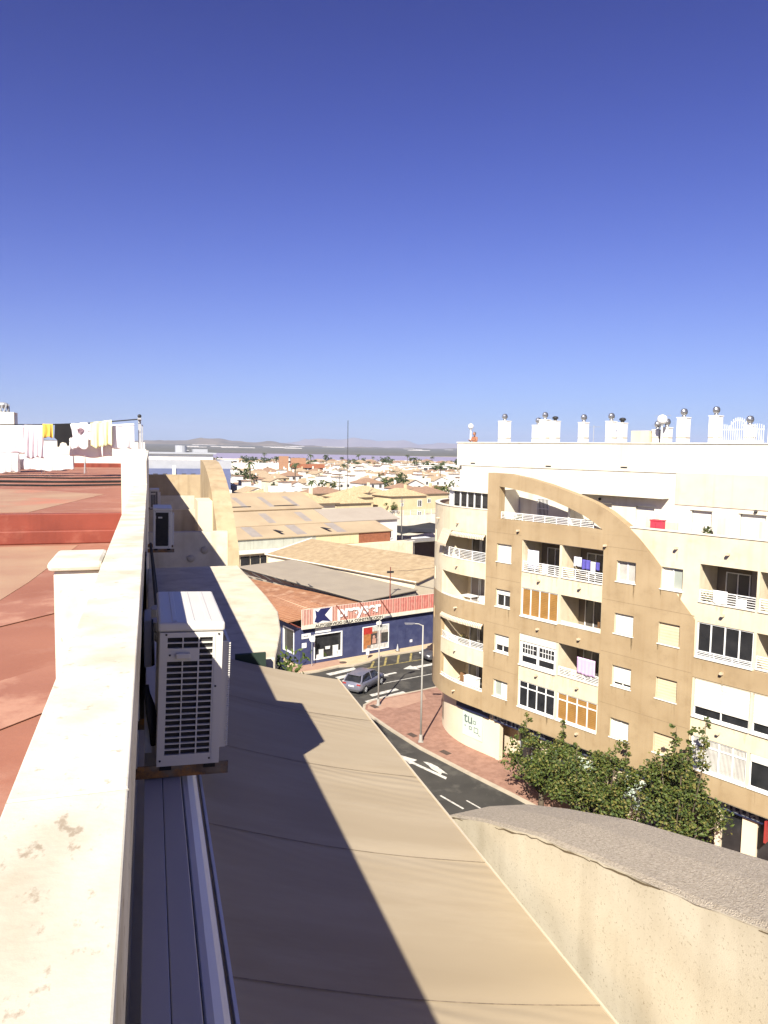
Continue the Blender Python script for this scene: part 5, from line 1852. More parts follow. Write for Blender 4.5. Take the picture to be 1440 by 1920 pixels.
# things on the terrace past the awning
pot = empty('potted_shrub', (1.36, 7.6, 16.86), 0, 'green leafy shrub growing at the far end of the awning', 'plant')
rr = random.Random(3)
leafm = M('shrub_leaf', (0.075, 0.105, 0.02), (0.05, 0.075, 0.015), 6, 0.7)
g = MB()
for k in range(420):
    c = Vector((rr.gauss(0, 0.12), rr.gauss(0, 0.16), rr.uniform(0.1, 0.98)))
    d = Vector((rr.uniform(-1, 1), rr.uniform(-1, 1), rr.uniform(0.1, 1.2))).normalized()*0.075
    s_ = d.cross(Vector((rr.uniform(-1, 1), rr.uniform(-1, 1), rr.uniform(-1, 1)))).normalized()*0.012
    g.face([c-s_, c+d*0.5+s_*1.3, c+d, c+d*0.5-s_*1.3])
g.build('foliage', leafm, pot, fix=False)
MB().cyl((0, 0, -1.25), (0, 0, 0.0), 0.15, 0.19, n=12).build('pot', M('terracotta', (0.36, 0.16, 0.09), (0.3, 0.13, 0.07), 5, 0.9), pot)
MB().tube([(0, 0, -0.1), (0.02, 0.02, 0.3), (0, 0.05, 0.7)], 0.012, 5).build('stem', M('bark', (0.12, 0.09, 0.06), (0.09, 0.07, 0.05), 6, 0.9), pot)
gs = tag(MB().plate(rect(0.78, 1.08, 17.5, 17.97), [], 7.2, 7.24).build('green_screen', M('green_screen', (0.015, 0.03, 0.02), (0.02, 0.035, 0.025), 4, 0.8)), 'dark green screen panel at the far edge of the awning', 'screen')
# ------------------------------------------------------------------ street furniture
lamp_m = M('lamp_post_grey', (0.34, 0.33, 0.30), (0.30, 0.29, 0.26), 3, 0.5)


def lamp_post(label, x, y, h, arm_dir, base=0.124):
    r = empty('street_lamp', (x, y, base), atan2(arm_dir[1], arm_dir[0]), label, 'street lamp', 'street lamps by the crossing')
    MB().cyl((0, 0, 0), (0, 0, h), 0.075, 0.045, n=10).build('column', lamp_m, r, smooth=True)
    g = MB()
    g.cyl((0, 0, 0), (0, 0, 0.5), 0.13, 0.12, n=10)
    g.box(-0.17, 0.17, -0.17, 0.17, 0, 0.03)
    g.build('base', lamp_m, r)
    MB().tube([(0, 0, h-0.05), (0.3, 0, h+0.08), (0.75, 0, h+0.10)], 0.035, 6).build('arm', lamp_m, r)
    g = MB()
    g.box(0.55, 1.25, -0.13, 0.13, h+0.06, h+0.15)
    hd = g.build('lamp_head', M('lamp_head_dark', (0.12, 0.12, 0.14), (0.1, 0.1, 0.12), 3, 0.4), r, bevel=0.03)
    box_part('lens', M('lamp_lens', (0.6, 0.6, 0.58), (0.55, 0.55, 0.53), 3, 0.2), hd, 0.7, 1.2, -0.1, 0.1, h+0.045, h+0.059)
    return r


lamp_post('grey street lamp at the pavement corner opposite the blue shop', 16.78, 53.6, 6.75, (0.9, 0.45))
lamp_post('grey street lamp before the rounded corner of the tan block', 17.46, 45.93, 8.1, (-0.95, 0.3))
sp = empty('street_sign', (13.95, 65.1, 0.124), SH_RZ, 'small round sign on a post by the blue shop corner', 'sign')
MB().cyl((0, 0, 0), (0, 0, 2.9), 0.03, n=6).build('post', grey_metal, sp)
MB().cyl((0, -0.04, 2.55), (0, -0.06, 2.55), 0.3, n=16).build('disc', white_metal, sp)
bl = empty('waste_bin', (19.6, 66.2, 0.124), 0, 'small white bin on the pavement before the shop poster', 'bin')
MB().cyl((0, 0, 0), (0, 0, 0.8), 0.04, n=6).build('post', grey_metal, bl)
MB().cyl((0, 0, 0.4), (0, 0, 0.9), 0.16, 0.19, n=10).build('bucket', white_metal, bl)
cone = empty('street_marker', (23.2, 68.0, 0.124), 0, 'small grey cone standing at the foot of the blue shop wall', 'cone')
MB().cyl((0, 0, 0.03), (0, 0, 0.7), 0.15, 0.02, n=10).build('cone', grey_metal, cone)
MB().box(-0.2, 0.2, -0.2, 0.2, 0, 0.03).build('foot', black_metal, cone)

# ------------------------------------------------------------------ cars
def car(name, label, loc, heading, paintm, group=None):
    r = empty(name, loc, heading, label, 'car', group)      # +x forward
    L, HW = 4.35, 0.90
    st = [(-2.17, 0.42, 0.70, 0.72), (-2.12, 0.32, 0.98, 0.84), (-1.75, 0.26, 1.06, 0.89), (-1.0, 0.24, 1.04, 0.90), (0, 0.24, 1.0, 0.90), (0.9, 0.24, 0.98, 0.90), (1.5, 0.25, 0.93, 0.88), (1.95, 0.28, 0.82, 0.82), (2.12, 0.34, 0.70, 0.72), (2.18, 0.42, 0.58, 0.60)]
    vs = []
    for (x, zb, zt, w) in st:
        zm = (zb+zt)/2
        for (y, z) in ((-w*0.86, zb), (-w*0.99, zb+0.12), (-w, zm+0.05), (-w*0.97, zt-0.09), (-w*0.86, zt), (0, zt+0.025), (w*0.86, zt), (w*0.97, zt-0.09), (w, zm+0.05), (w*0.99, zb+0.12), (w*0.86, zb)):
            vs.append((x, y, z))
    n = 11
    fs = [(i*n+k, (i+1)*n+k, (i+1)*n+k+1, i*n+k+1) for i in range(len(st)-1) for k in range(n-1)]
    fs += [tuple(range(n)), tuple(range((len(st)-1)*n, len(st)*n))]
    fs += [(i*n, i*n+n-1, (i+1)*n+n-1, (i+1)*n) for i in range(len(st)-1)]
    MB().idx(vs, fs).build('body', paintm, r, smooth=True)
    # greenhouse
    gh = [(-2.02, 1.02, 0.80), (-1.55, 1.50, 0.66), (-0.9, 1.575, 0.66), (0.1, 1.565, 0.66), (0.55, 1.47, 0.66), (1.28, 0.97, 0.78)]
    vs = []
    for (x, z, w) in gh:
        vs += [(x, -w, z-0.03), (x, -w*0.86, z), (x, w*0.86, z), (x, w, z-0.03)]
    vs2 = [(-2.02, -0.84, 0.98), (-2.02, 0.84, 0.98), (1.28, -0.82, 0.93), (1.28, 0.82, 0.93)]
    g = MB()
    g.idx(vs, [(i*4+k, i*4+k+1, (i+1)*4+k+1, (i+1)*4+k) for i in range(1, 4) for k in range(3)])
    g.build('roof', paintm, r, smooth=True)
    gl = dark_glass
    for s in (-1, 1):
        base = [(-1.62, 1.0), (-0.75, 0.99), (0.1, 0.98), (1.2, 0.96)]
        pts = [(-1.98, s*0.81, 1.03), (-1.55, s*0.665, 1.47), (-0.9, s*0.665, 1.545), (0.1, s*0.665, 1.535), (0.55, s*0.665, 1.44), (1.26, s*0.79, 0.97), (0.1, s*0.85, 0.99), (-1.0, s*0.86, 1.02)]
        g = MB()
        g.face(pts if s > 0 else pts[::-1])
        g.build('side_window', gl, r, fix=False)
        for (xa, za) in ((-0.35, 1.54), ):
            MB().cyl((xa, s*0.675, za), (xa+0.02, s*0.865, 1.0), 0.035, n=5).build('pillar', paintm, r)
        MB().cyl((-1.55, s*0.67, 1.49), (-1.95, s*0.82, 1.02), 0.07, n=5).build('pillar', paintm, r)
        MB().box(0.72, 0.95, s*0.92-0.08, s*0.92+0.08, 1.0, 1.13).build('mirror', paintm, r, bevel=0.03)
        box_part('tail_light', red_sign, r, -2.175, -2.08, min(s*0.5, s*0.83), max(s*0.5, s*0.83), 0.80, 0.93, bevel=0.02)
        box_part('headlight', white_metal, r, 2.02, 2.13, min(s*0.45, s*0.72), max(s*0.45, s*0.72), 0.62, 0.74, bevel=0.02)
        for x in (-1.32, 1.33):
            w = MB().cyl((x, s*0.70, 0.33), (x, s*0.915, 0.33), 0.335, n=20).build('wheel', black_rub, r)
            g = MB()
            g.cyl((x, s*0.916, 0.33), (x, s*0.925, 0.33), 0.22, n=16)
            for k in range(5):
                a = 2*pi*k/5
                g.cyl((x, s*0.93, 0.33), (x+0.2*cos(a), s*0.928, 0.33+0.2*sin(a)), 0.025, n=5)
            g.build('rim', grey_metal, w)
    MB().face([(-2.03, -0.72, 1.0), (-2.03, 0.72, 1.0), (-1.58, 0.58, 1.47), (-1.58, -0.58, 1.47)]).build('rear_window', gl, r)
    MB().face([(1.29, -0.72, 0.98), (1.29, 0.72, 0.98), (0.57, 0.6, 1.45), (0.57, -0.6, 1.45)]).build('windscreen', gl, r)
    box_part('rear_spoiler', paintm, r, -1.78, -1.5, -0.6, 0.6, 1.495, 1.535, bevel=0.01)
    box_part('number_plate', white_metal, r, -2.185, -2.172, -0.26, 0.26, 0.66, 0.77)
    box_part('bumper', M('bumper_grey', (0.07, 0.07, 0.075), (0.06, 0.06, 0.06), 4, 0.6), r, -2.18, -2.0, -0.7, 0.7, 0.27, 0.45, bevel=0.03)
    return r


silver = M('car_silver_grey', (0.25, 0.25, 0.30), (0.23, 0.23, 0.28), 2, 0.3, metal=0.5, spec=0.5)
darkcar = M('car_dark_grey', (0.09, 0.09, 0.10), (0.08, 0.08, 0.09), 2, 0.3, metal=0.4, spec=0.5)
car('parked_car', 'silver grey hatchback crossing the zebra stripes', (17.05, 58.45, 0.0), radians(44), silver)
car('parked_car', 'dark grey car farther down the side street by the yellow lines', (26.6, 64.9, 0.0), radians(17+180), darkcar)

# ------------------------------------------------------------------ trees
bark = M('tree_bark', (0.13, 0.10, 0.07), (0.09, 0.07, 0.05), 8, 0.95, bump=0.5, bscale=20)
leaf_a = M('leaf_green', (0.050, 0.074, 0.012), (0.078, 0.102, 0.018), 5, 0.6, spec=0.35)
leaf_b = M('leaf_olive', (0.105, 0.11, 0.024), (0.15, 0.125, 0.035), 5, 0.6)
leaf_c = M('leaf_dark', (0.025, 0.040, 0.010), (0.035, 0.055, 0.014), 5, 0.7)


def leaf_crown(clumps, n_per, size, rr, flat=0.5):
    g = MB()
    for cc in clumps:
        c, rad = Vector(cc[0]), cc[1]
        for k in range(int(n_per*(cc[2] if len(cc) > 2 else 1))):
            d = Vector((rr.gauss(0, 1), rr.gauss(0, 1), rr.gauss(0, 1))).normalized()
            p = c+Vector((d.x, d.y, d.z*0.85))*rad*(rr.random()**0.45)
            s = size*rr.uniform(0.6, 1.3)
            a = Vector((rr.uniform(-1, 1), rr.uniform(-1, 1), rr.uniform(-0.8, 0.3))).normalized()
            b = a.cross(Vector((rr.uniform(-1, 1), rr.uniform(-1, 1), rr.uniform(-1, 1)))).normalized()
            nrm = a.cross(b)*s*0.12
            mi = 0 if rr.random() < 0.55 else (1 if rr.random() < 0.55 else 2)
            g.face([p-a*s*0.5, p+b*s*0.34+nrm, p+a*s*0.5, p-b*s*0.34+nrm], mi)
    return g


def tree(name, label, loc, h, r, rr, n_clump=40, n_per=60, size=0.16, trunk_h=None, shoots=(), mats=None, group=None, squash=0.8):
    t = empty(name, loc, 0, label, 'tree', group)
    th_ = trunk_h or h*0.35
    g = MB()
    g.tube([(0, 0, -0.1), (0.03, 0.02, th_*0.5), (0.0, 0.05, th_)], [r*0.07+0.03, r*0.055+0.02, r*0.045+0.02], 7)
    clumps = []
    cz = (th_*0.8+h)/2
    hz = (h-th_*0.8)/2
    for k in range(n_clump):
        d = Vector((rr.gauss(0, 1), rr.gauss(0, 1), rr.gauss(0, 1))).normalized()*(rr.random()**0.4)
        c = Vector((d.x*r*0.85, d.y*r*0.85, cz+d.z*hz*0.85))
        clumps.append((c, r*rr.uniform(0.13, 0.27), rr.uniform(0.5, 1.4)))
        if k % 3 == 0:
            m = Vector((c.x*0.4, c.y*0.4, th_+(c.z-th_)*0.4))
            g.tube([(0, 0.04, th_*0.9), m, c], [r*0.03+0.015, r*0.018+0.01, 0.012], 5)
    for (x, y, z0, z1) in shoots:
        m = int((z1-z0)/0.28)
        for k in range(m+1):
            f = k/m
            clumps.append((Vector((x+0.16*sin(k*1.7+x*9), y+0.14*cos(k*2.1), z0+(z1-z0)*f)), (0.27*(1-f*0.6)+0.05)*(0.7+0.6*rr.random()), 0.42*(1-0.5*f)))
        g.tube([(x*0.5, y*0.5, th_), (x, y, z0), (x+0.05, y, z1)], [0.04, 0.03, 0.01], 5)
    g.build('trunk', bark, t, smooth=True)
    leaf_crown(clumps, n_per, size, rr).build('crown', mats or [leaf_a, leaf_b, leaf_c], t, fix=False)
    return t


def fbw(u, v, z=0.0):
    c, s = cos(FB_RZ), sin(FB_RZ)
    return (FB_LOC[0]+u*c-v*s, FB_LOC[1]+u*s+v*c, z)


tr = random.Random(8)
tree('street_tree', 'leafy street tree on the pavement under the brown glazed balconies', fbw(5.9, -2.2, 0.12), 4.3, 2.3, tr, 62, 115, 0.165, 0.9, [(-0.6, 0.9, 3.6, 5.1), (1.0, -0.3, 3.6, 5.0), (-1.5, 0.2, 3.0, 4.5)])
tree('street_tree', 'low wide street tree between the two taller street trees', fbw(9.6, -2.6, 0.12), 4.5, 2.6, tr, 74, 115, 0.165, 0.9, [(0.7, -0.6, 3.8, 5.2), (1.8, 0.0, 3.6, 4.9), (-1.0, 0.3, 3.8, 5.0)])
tree('street_tree', 'tallest street tree with upright shoots reaching the shuttered windows', fbw(13.7, -2.5, 0.12), 5.9, 2.7, tr, 80, 115, 0.165, 1.0, [(-0.9, -1.6, 4.6, 6.4), (0.35, -0.6, 5.2, 7.2), (0.9, -0.9, 5.4, 7.7), (0.2, 0.2, 5.2, 7.0), (-0.2, -1.1, 4.8, 6.2)])

# ------------------------------------------------------------------ town
win_m = M('far_window', (0.05, 0.05, 0.055), (0.09, 0.085, 0.08), 1, 0.3)
HOUSES = {}


def house_proto(key, w, d, h, wallm, roofm, kind, nw):
    r = empty('house', (0, 0, -500))
    g = MB()
    g.box(-w/2, w/2, -d/2, d/2, 0, h)
    if kind == 'gable':
        g.plate([(-w/2, h), (w/2, h), (0, h+w*0.2)], [], -d/2+0.01, d/2-0.01)
    g.build('wall', wallm, r)
    if kind == 'hip':
        e = 0.45
        a, b, z = w/2+e, d/2+e, h
        vs = [(-a, -b, z), (a, -b, z), (a, b, z), (-a, b, z), (-(a-b) if a > b else 0, 0 if a > b else -(b-a), h+min(a, b)*0.42), ((a-b) if a > b else 0, 0 if a > b else (b-a), h+min(a, b)*0.42)]
        if a > b:
            fs = [(0, 1, 5, 4), (1, 2, 5), (2, 3, 4, 5), (3, 0, 4), (0, 3, 2, 1)]
        else:
            fs = [(0, 1, 4), (1, 2, 5, 4), (2, 3, 5), (3, 0, 4, 5), (0, 3, 2, 1)]
        rf = MB().idx(vs, fs).build('roof', roofm, r)
    elif kind == 'gable':
        g = MB()
        for s in (-1, 1):
            g.plate([(0, h+w*0.2+0.12), (s*(w/2+0.4), h-0.06), (s*(w/2+0.4), h-0.20), (0, h+w*0.2)], [], -d/2-0.3, d/2+0.3)
        rf = g.build('roof', roofm, r)
    else:
        g = MB()
        g.plate(rect(-w/2-0.02, w/2+0.02, -d/2-0.02, d/2+0.02), [rect(-w/2+0.25, w/2-0.25, -d/2+0.25, d/2-0.25)], h+0.001, h+0.8, axis='z')
        rf = g.build('roof_parapet', wallm, r)
        g = MB()
        g.box(-w*0.15, w*0.25, -d*0.1, d*0.3, h+0.002, h+2.2)
        g.build('roof_hut', wallm, r)
        g = MB()
        g.box(-w*0.2, w*0.3, -d*0.15, d*0.35, h+2.2, h+2.4)
        g.build('hut_roof', roofm, r)
    MB().box(w*0.2, w*0.2+0.6, d*0.1, d*0.1+0.6, h, h+w*0.2+0.9).build('chimney', wallm, rf)
    for k in range(nw):
        x = -w/2+w*(k+0.5)/nw
        for z in ((0.9, 3.7) if h > 4.6 else (0.9,)):
            MB().box(x-0.55, x+0.55, -d/2-0.03, -d/2+0.05, z, z+1.25).build('window', win_m, r)
    return r


protos = [house_proto('g1', 8, 9, 5.6, house_white, roof_tan, 'gable', 2), house_proto('h1', 10, 8, 5.4, house_white, roof_rust, 'hip', 3), house_proto('f1', 8, 8, 5.6, house_white, roof_rust, 'flat', 2),
          house_proto('g2', 7, 10, 5.2, house_cream, roof_tan, 'gable', 2), house_proto('h2', 9, 9, 5.2, house_yellow, roof_tan, 'hip', 2), house_proto('f2', 11, 8, 6.0, house_white, roof_tan, 'flat', 3),
          house_proto('g3', 9, 7, 3.4, house_white, roof_rust, 'gable', 2), house_proto('h3', 9, 9, 3.6, house_white, roof_tan, 'hip', 2)]
LAB = ['white two storey house with tan gabled roof in the low town', 'white two storey house with rust hipped roof in the low town', 'white flat roofed house with a roof hut in the low town',
       'cream gabled house with tan roof in the low town', 'yellow hipped roof house in the low town', 'wide white flat roofed house with a roof hut in the low town',
       'white single storey house with rust gabled roof in the low town', 'white single storey house with tan hipped roof in the low town']
GRP = ['white tan-gabled houses', 'white rust-hipped houses', 'white flat houses', 'cream gabled houses', 'yellow hipped houses', 'wide white flat houses', 'white low gabled houses', 'white low hipped houses']
used = set()


def zone(y):
    return 'near the warehouses' if y < 330 else ('in the middle of the low town' if y < 520 else 'close to the lake shore')


def put_house(k, x, y, rz, label=None, group=None, z=0.0, sc=1.0):
    if k in used:
        o = copy_tree(protos[k])
    else:
        o = protos[k]
        used.add(k)
    o.location = (x, y, z)
    o.rotation_euler = (0, 0, rz)
    o.scale = (sc, sc, sc)
    lab = label or LAB[k].replace('in the low town', zone(y))
    tag(o, lab, 'house', group or GRP[k]+' '+zone(y))
    return o


hr = random.Random(21)
# near tan-tiled houses right behind the warehouses
pebble_roof = M('pebbly_tiles', (0.52, 0.40, 0.23), (0.36, 0.26, 0.14), 2.2, 0.95, bump=0.8, bscale=4, stain=(0.26, 0.18, 0.10), stain_scale=2.5)


def near_house(label, s, t, w, d, h, wallm, roofm, wins=(), rz=0.0, over=0.5, pitch=0.38):
    r = empty('house', shw(s, t), SH_RZ+rz, label, 'house')
    MB().box(-w/2, w/2, -d/2, d/2, 0, h).build('wall', wallm, r)
    a, b = w/2+over, d/2+over
    k = min(a, b)*pitch
    if a > b:
        vs = [(-a, -b, h), (a, -b, h), (a, b, h), (-a, b, h), (-(a-b), 0, h+k), ((a-b), 0, h+k)]
        fs = [(0, 1, 5, 4), (1, 2, 5), (2, 3, 4, 5), (3, 0, 4), (0, 3, 2, 1)]
    else:
        vs = [(-a, -b, h), (a, -b, h), (a, b, h), (-a, b, h), (0, -(b-a)-0.01, h+k), (0, (b-a)+0.01, h+k)]
        fs = [(0, 1, 4), (1, 2, 5, 4), (2, 3, 5), (3, 0, 4, 5), (0, 3, 2, 1)]
    rf = MB().idx(vs, fs).build('roof', roofm, r)
    MB().box(-a+0.05, a-0.05, -b+0.05, b-0.05, h-0.22, h-0.01).build('eaves', M('eave_dark', (0.16, 0.12, 0.08), (0.14, 0.1, 0.07), 2, 0.9), r)
    MB().box(w*0.15, w*0.15+0.7, -0.3, 0.4, h+0.4, h+k+1.0).build('chimney', wallm, rf)
    for (x, z, ww, hh) in wins:
        f = MB()
        frame_bars(f, x, x+ww, z, z+hh, -d/2-0.08, -d/2-0.003, 0.12, (x+ww/2,))
        fo = f.build('window', white_metal, r)
        box_part('pane', dark_glass, fo, x+0.1, x+ww-0.1, -d/2-0.05, -d/2-0.004, z+0.1, z+hh-0.1)
    return r


near_house('cream house with wide pebbly tiled roof behind the tan warehouses', 44, 104, 16, 12, 7.0, house_cream, pebble_roof, [(-5, 4, 1.4, 1.4)])
near_house('cream house with pebbly hipped roof and dark eaves by the tan warehouses', 57, 104, 12, 11, 6.6, house_cream, pebble_roof, [(-2, 3.6, 1.4, 1.4)], over=0.9)
near_house('small cream house with pebbly pyramid roof behind the tan warehouses', 52, 118, 8, 8, 7.4, house_cream, pebble_roof)
near_house('yellow house with pebbly roof behind the low bush and the grey roof', 74, 112, 11, 10, 5.6, house_yellow, pebble_roof, [(-3, 1.4, 1.5, 2.2), (1.5, 2.9, 1.3, 1.3)])
near_house('yellow corner house with pebbly hipped roof beside the thin mast', 84, 126, 11, 10, 6.0, house_yellow, pebble_roof, [(1.5, 1.4, 1.5, 1.9)])
near_house('pale yellow house with pebbly roof next to the tall yard pole', 99, 121, 13, 10, 6.4, house_yellow, pebble_roof, [(3.2, 3.1, 1.5, 2.0), (3.2, 0.4, 1.4, 1.3), (-3, 3.4, 1.0, 1.0)])
near_house('yellow house with rust tiled roof and round bay behind the tan block corner', 116, 130, 11, 10, 6.2, house_yellow, roof_rust, [(-3, 3.3, 1.3, 1.3)])
near_house('yellow terrace house with rust roof among white houses', 88, 148, 12, 9, 5.8, house_yellow, roof_rust, [(-3, 3, 1.2, 1.2)])
near_house('cream villa with tan roof and dark solar panels', 105, 150, 12, 10, 5.6, house_cream, pebble_roof, [(-3, 3, 1.2, 1.2)])

# rows of small houses reaching to the lake
cells = []
t = 168.0
while t < 690:
    dz = 13.5+t*0.010
    s = 20+t*0.30-40
    smax = 40+t*0.80
    while s < smax:
        x, y, _ = shw(s+hr.uniform(-2, 2), t+hr.uniform(-2, 2))
        a = x/y
        if -0.02 < a < 0.52:
            cells.append((y, x, y))
        s += 11.0+t*0.004+hr.choice([0, 0, 0, 5])
    t += dz
cells.sort()
keep = []
blocked = [(55, 100, 470, 545), (45, 75, 270, 300)]
for c in cells:
    if any(b[0]-8 < c[1] < b[1]+8 and b[2]-8 < c[2] < b[3]+8 for b in blocked):
        continue
    keep.append(c)
SW = [0.22, 0.12, 0.14, 0.12, 0.08, 0.12, 0.1, 0.1]
far_stuff = MB()
count = [0]*8
for i, (_, x, y) in enumerate(keep):
    if hr.random() < 0.10:
        continue
    k = hr.choices(range(8), SW)[0]
    rz = SH_RZ+hr.choice([0, 0, pi/2, 0.0])+hr.uniform(-0.03, 0.03)
    if sum(count) < 290:
        put_house(k, x, y, rz, sc=hr.uniform(0.92, 1.12))
        count[k] += 1
    else:
        w, d, h = hr.uniform(4, 6), hr.uniform(4, 5), hr.choice([3.4, 5.6, 5.6, 6.5])
        c_, s_ = cos(rz), sin(rz)

        def T(px, py, pz):
            return (x+px*c_-py*s_, y+px*s_+py*c_, pz)
        flat = hr.random() < 0.35
        vs = [T(px, py, pz) for pz in (0, h) for px, py in ((-w, -d), (w, -d), (w, d), (-w, d))]
        far_stuff.idx(vs, [(4, 5, 6, 7), (0, 1, 5, 4), (1, 2, 6, 5), (2, 3, 7, 6), (3, 0, 4, 7)], 0)
        if not flat:
            vs = [T(-w-.4, -d-.4, h), T(w+.4, -d-.4, h), T(w+.4, d+.4, h), T(-w-.4, d+.4, h), T(-w*0.4, 0, h+1.9), T(w*0.4, 0, h+1.9)]
            far_stuff.idx(vs, [(0, 1, 5, 4), (1, 2, 5), (2, 3, 4, 5), (3, 0, 4)], 1 if hr.random() < 0.5 else 2)
for k in range(8):
    if k not in used:
        put_house(k, 120+k*15, 300, SH_RZ)
tag(far_stuff.build('far_houses', [house_white, roof_tan, roof_rust], fix=False), 'mass of distant small white houses along the lake shore', 'houses', kind='stuff')

# larger buildings that stand out
def block(name, label, cat, x, y, rz, parts):
    r = empty(name, (x, y, 0), rz, label, cat)
    for nm, m, b in parts:
        box_part(nm, m, r, *b)
    return r


b1 = block('villa', 'long plain white modern building before the lake', 'building', 73, 500, radians(-8), [('wall', house_white, (-22, 22, 0, 12, 0, 9.3)), ('wing', house_white, (-30, -22, 1, 10, 0, 7.5)), ('wing', house_white, (-40, -30, 2, 11, 0, 6.4))])
for k in range(3):
    box_part('window', win_m, b1, -29.6+k*2.6, -27.9+k*2.6, 0.9, 0.99, 1.2, 6.4)
box_part('window', win_m, b1, 2.0, 3.4, -0.06, -0.003, 5.0, 7.2)
b2 = block('brick_villa', 'orange brick modern building with dark recessed windows beside the long white building', 'building', 96, 470, radians(-6),
           [('wall', M('orange_brick', (0.33, 0.185, 0.11), (0.28, 0.155, 0.09), 1, 0.9), (-8, 8, 0, 10, 0, 4.2)), ('window_band', win_m, (-9, 11, 0.4, 9.8, 4.21, 7.2)),
            ('roof_slab', brick_m, (-10, 12, -0.6, 10, 7.21, 9.6)), ('upper_floor', M('orange_brick', (0.4, 0.2, 0.1)), (-9.5, 0, 2, 9, 9.61, 13.5)), ('chimney', M('orange_brick', (0.4, 0.2, 0.1)), (-17, -11, 4, 9, 0, 14.5))])
for k in range(8):
    box_part('mullion', white_metal, b2, -8.6+k*2.4, -8.3+k*2.4, 0.3, 0.39, 4.22, 7.19)
bluem = M('blue_facade', (0.12, 0.14, 0.25), (0.10, 0.12, 0.21), 0.4, 0.6)
greym = M('grey_cladding', (0.36, 0.37, 0.39), (0.32, 0.33, 0.35), 0.4, 0.5)
hall = block('sports_hall', 'large hall with blue wall and grey roof beyond the end of the terrace', 'building', 7, 252, radians(4),
             [('wall', bluem, (-35, 19, 0, 30, 0, 12.6)), ('roof', greym, (-35.5, 19.5, 1.2, 30.5, 12.61, 15.2)), ('upper_block', house_white, (-9, 15, 12, 28, 15.21, 17.3)), ('upper_roof', greym, (-10, 16, 11, 29, 17.31, 17.8))])
for k in range(16):
    box_part('window', win_m, hall, -30+k*3.0, -28.6+k*3.0, -0.08, -0.004, 9.6, 11.0)
for k in range(3):
    box_part('white_pier', white_clean, hall, -9+k*9.0, -7.9+k*9.0, -0.3, -0.085, 8.0, 13.6)
for k in range(12):
    box_part('column', white_metal, hall, -30+k*1.7, -29.7+k*1.7, 11.4, 11.7, 15.21, 18.6)
MB().cyl((5, 20, 17.81), (5, 20, 20.2), 2.0, n=14).build('tank', greym, hall)
MB().box(9, 14, 18, 22, 17.81, 19.0).build('plant_room', greym, hall)
for k, (x, y, w, h) in enumerate(((28, 420, 18, 9), (60, 610, 22, 10), (150, 520, 30, 8), (185, 470, 26, 9), (205, 540, 30, 9), (120, 640, 24, 10), (235, 610, 30, 8))):
    bb = block('white_block', ['low white block with black windows close to the hall tower', 'broad white block near the shore palms', 'long white block with a dark window band in the middle of the town', 'white and dark glazed villa in front of the palm grove', 'white stepped block beside the palm grove',
                               'white block between the brick villa and the lake', 'broad pale block behind the palm grove'][k], 'building', x, y, radians(-5), [('wall', house_white, (-w/2, w/2, 0, 10, 0, h*0.55)), ('upper_floor', house_white, (-w*0.35, w*0.4, 1, 9, h*0.55, h))])
    box_part('window_band', win_m, bb, -w*0.42, w*0.42, -0.06, -0.003, h*0.28, h*0.45)
    box_part('window_band', win_m, bb, -w*0.3, w*0.34, 0.93, 0.997, h*0.68, h*0.88)
    box_part('roof_slab', house_white, bb, -w*0.38, w*0.43, 0.5, 9.4, h+0.001, h+0.35)
dk = block('dark_tower', 'slim dark tower at the edge of the shore trees', 'tower', 27, 600, 0, [('shaft', black_metal, (-2.2, 2.2, 0, 4, 0, 16.2)), ('cap', greym, (-2.4, 2.4, -0.2, 4.2, 16.2, 16.8))])
# white van house in the gap
pv = block('white_kiosk', 'small white flat kiosk with two dark openings by the palm tree', 'kiosk', 56, 283, radians(12), [('wall', white_clean, (-5, 5, 0, 5, 0, 4.4)), ('roof', white_clean, (-5.4, 5.4, -0.4, 5.4, 4.41, 4.9)), ('opening', win_m, (-4.4, -1.2, -0.06, -0.003, 1.4, 3.6)), ('opening', win_m, (1.2, 4.4, -0.06, -0.003, 1.4, 3.6))])

# antenna mast
an_ = empty('radio_mast', (56.5, 215, 0), 0, 'very thin tall guyed radio mast rising above the town', 'mast')
g = MB()
for k in range(3):
    a = 2*pi*k/3
    g.cyl((0.16*cos(a), 0.16*sin(a), 6), (0.10*cos(a), 0.10*sin(a), 28.4), 0.035, n=4)
for k in range(40):
    z = 6+k*0.55
    a, b = 2*pi*(k % 3)/3, 2*pi*((k+1) % 3)/3
    g.cyl((0.15*cos(a), 0.15*sin(a), z), (0.15*cos(b), 0.15*sin(b), z+0.55), 0.02, n=3)
g.build('lattice', black_metal, an_)
MB().cyl((0, 0, 0), (0, 0, 6.0), 0.2, n=6).build('base', grey_metal, an_)
for k in range(3):
    a = 2*pi*k/3+0.4
    MB().cyl((0, 0, 20), (9*cos(a), 9*sin(a), 5), 0.012, n=3).build('guy_wire', grey_metal, an_)

# palms and trees of the town
palm_leaf = M('palm_leaf', (0.045, 0.062, 0.02), (0.06, 0.075, 0.028), 3, 0.8)


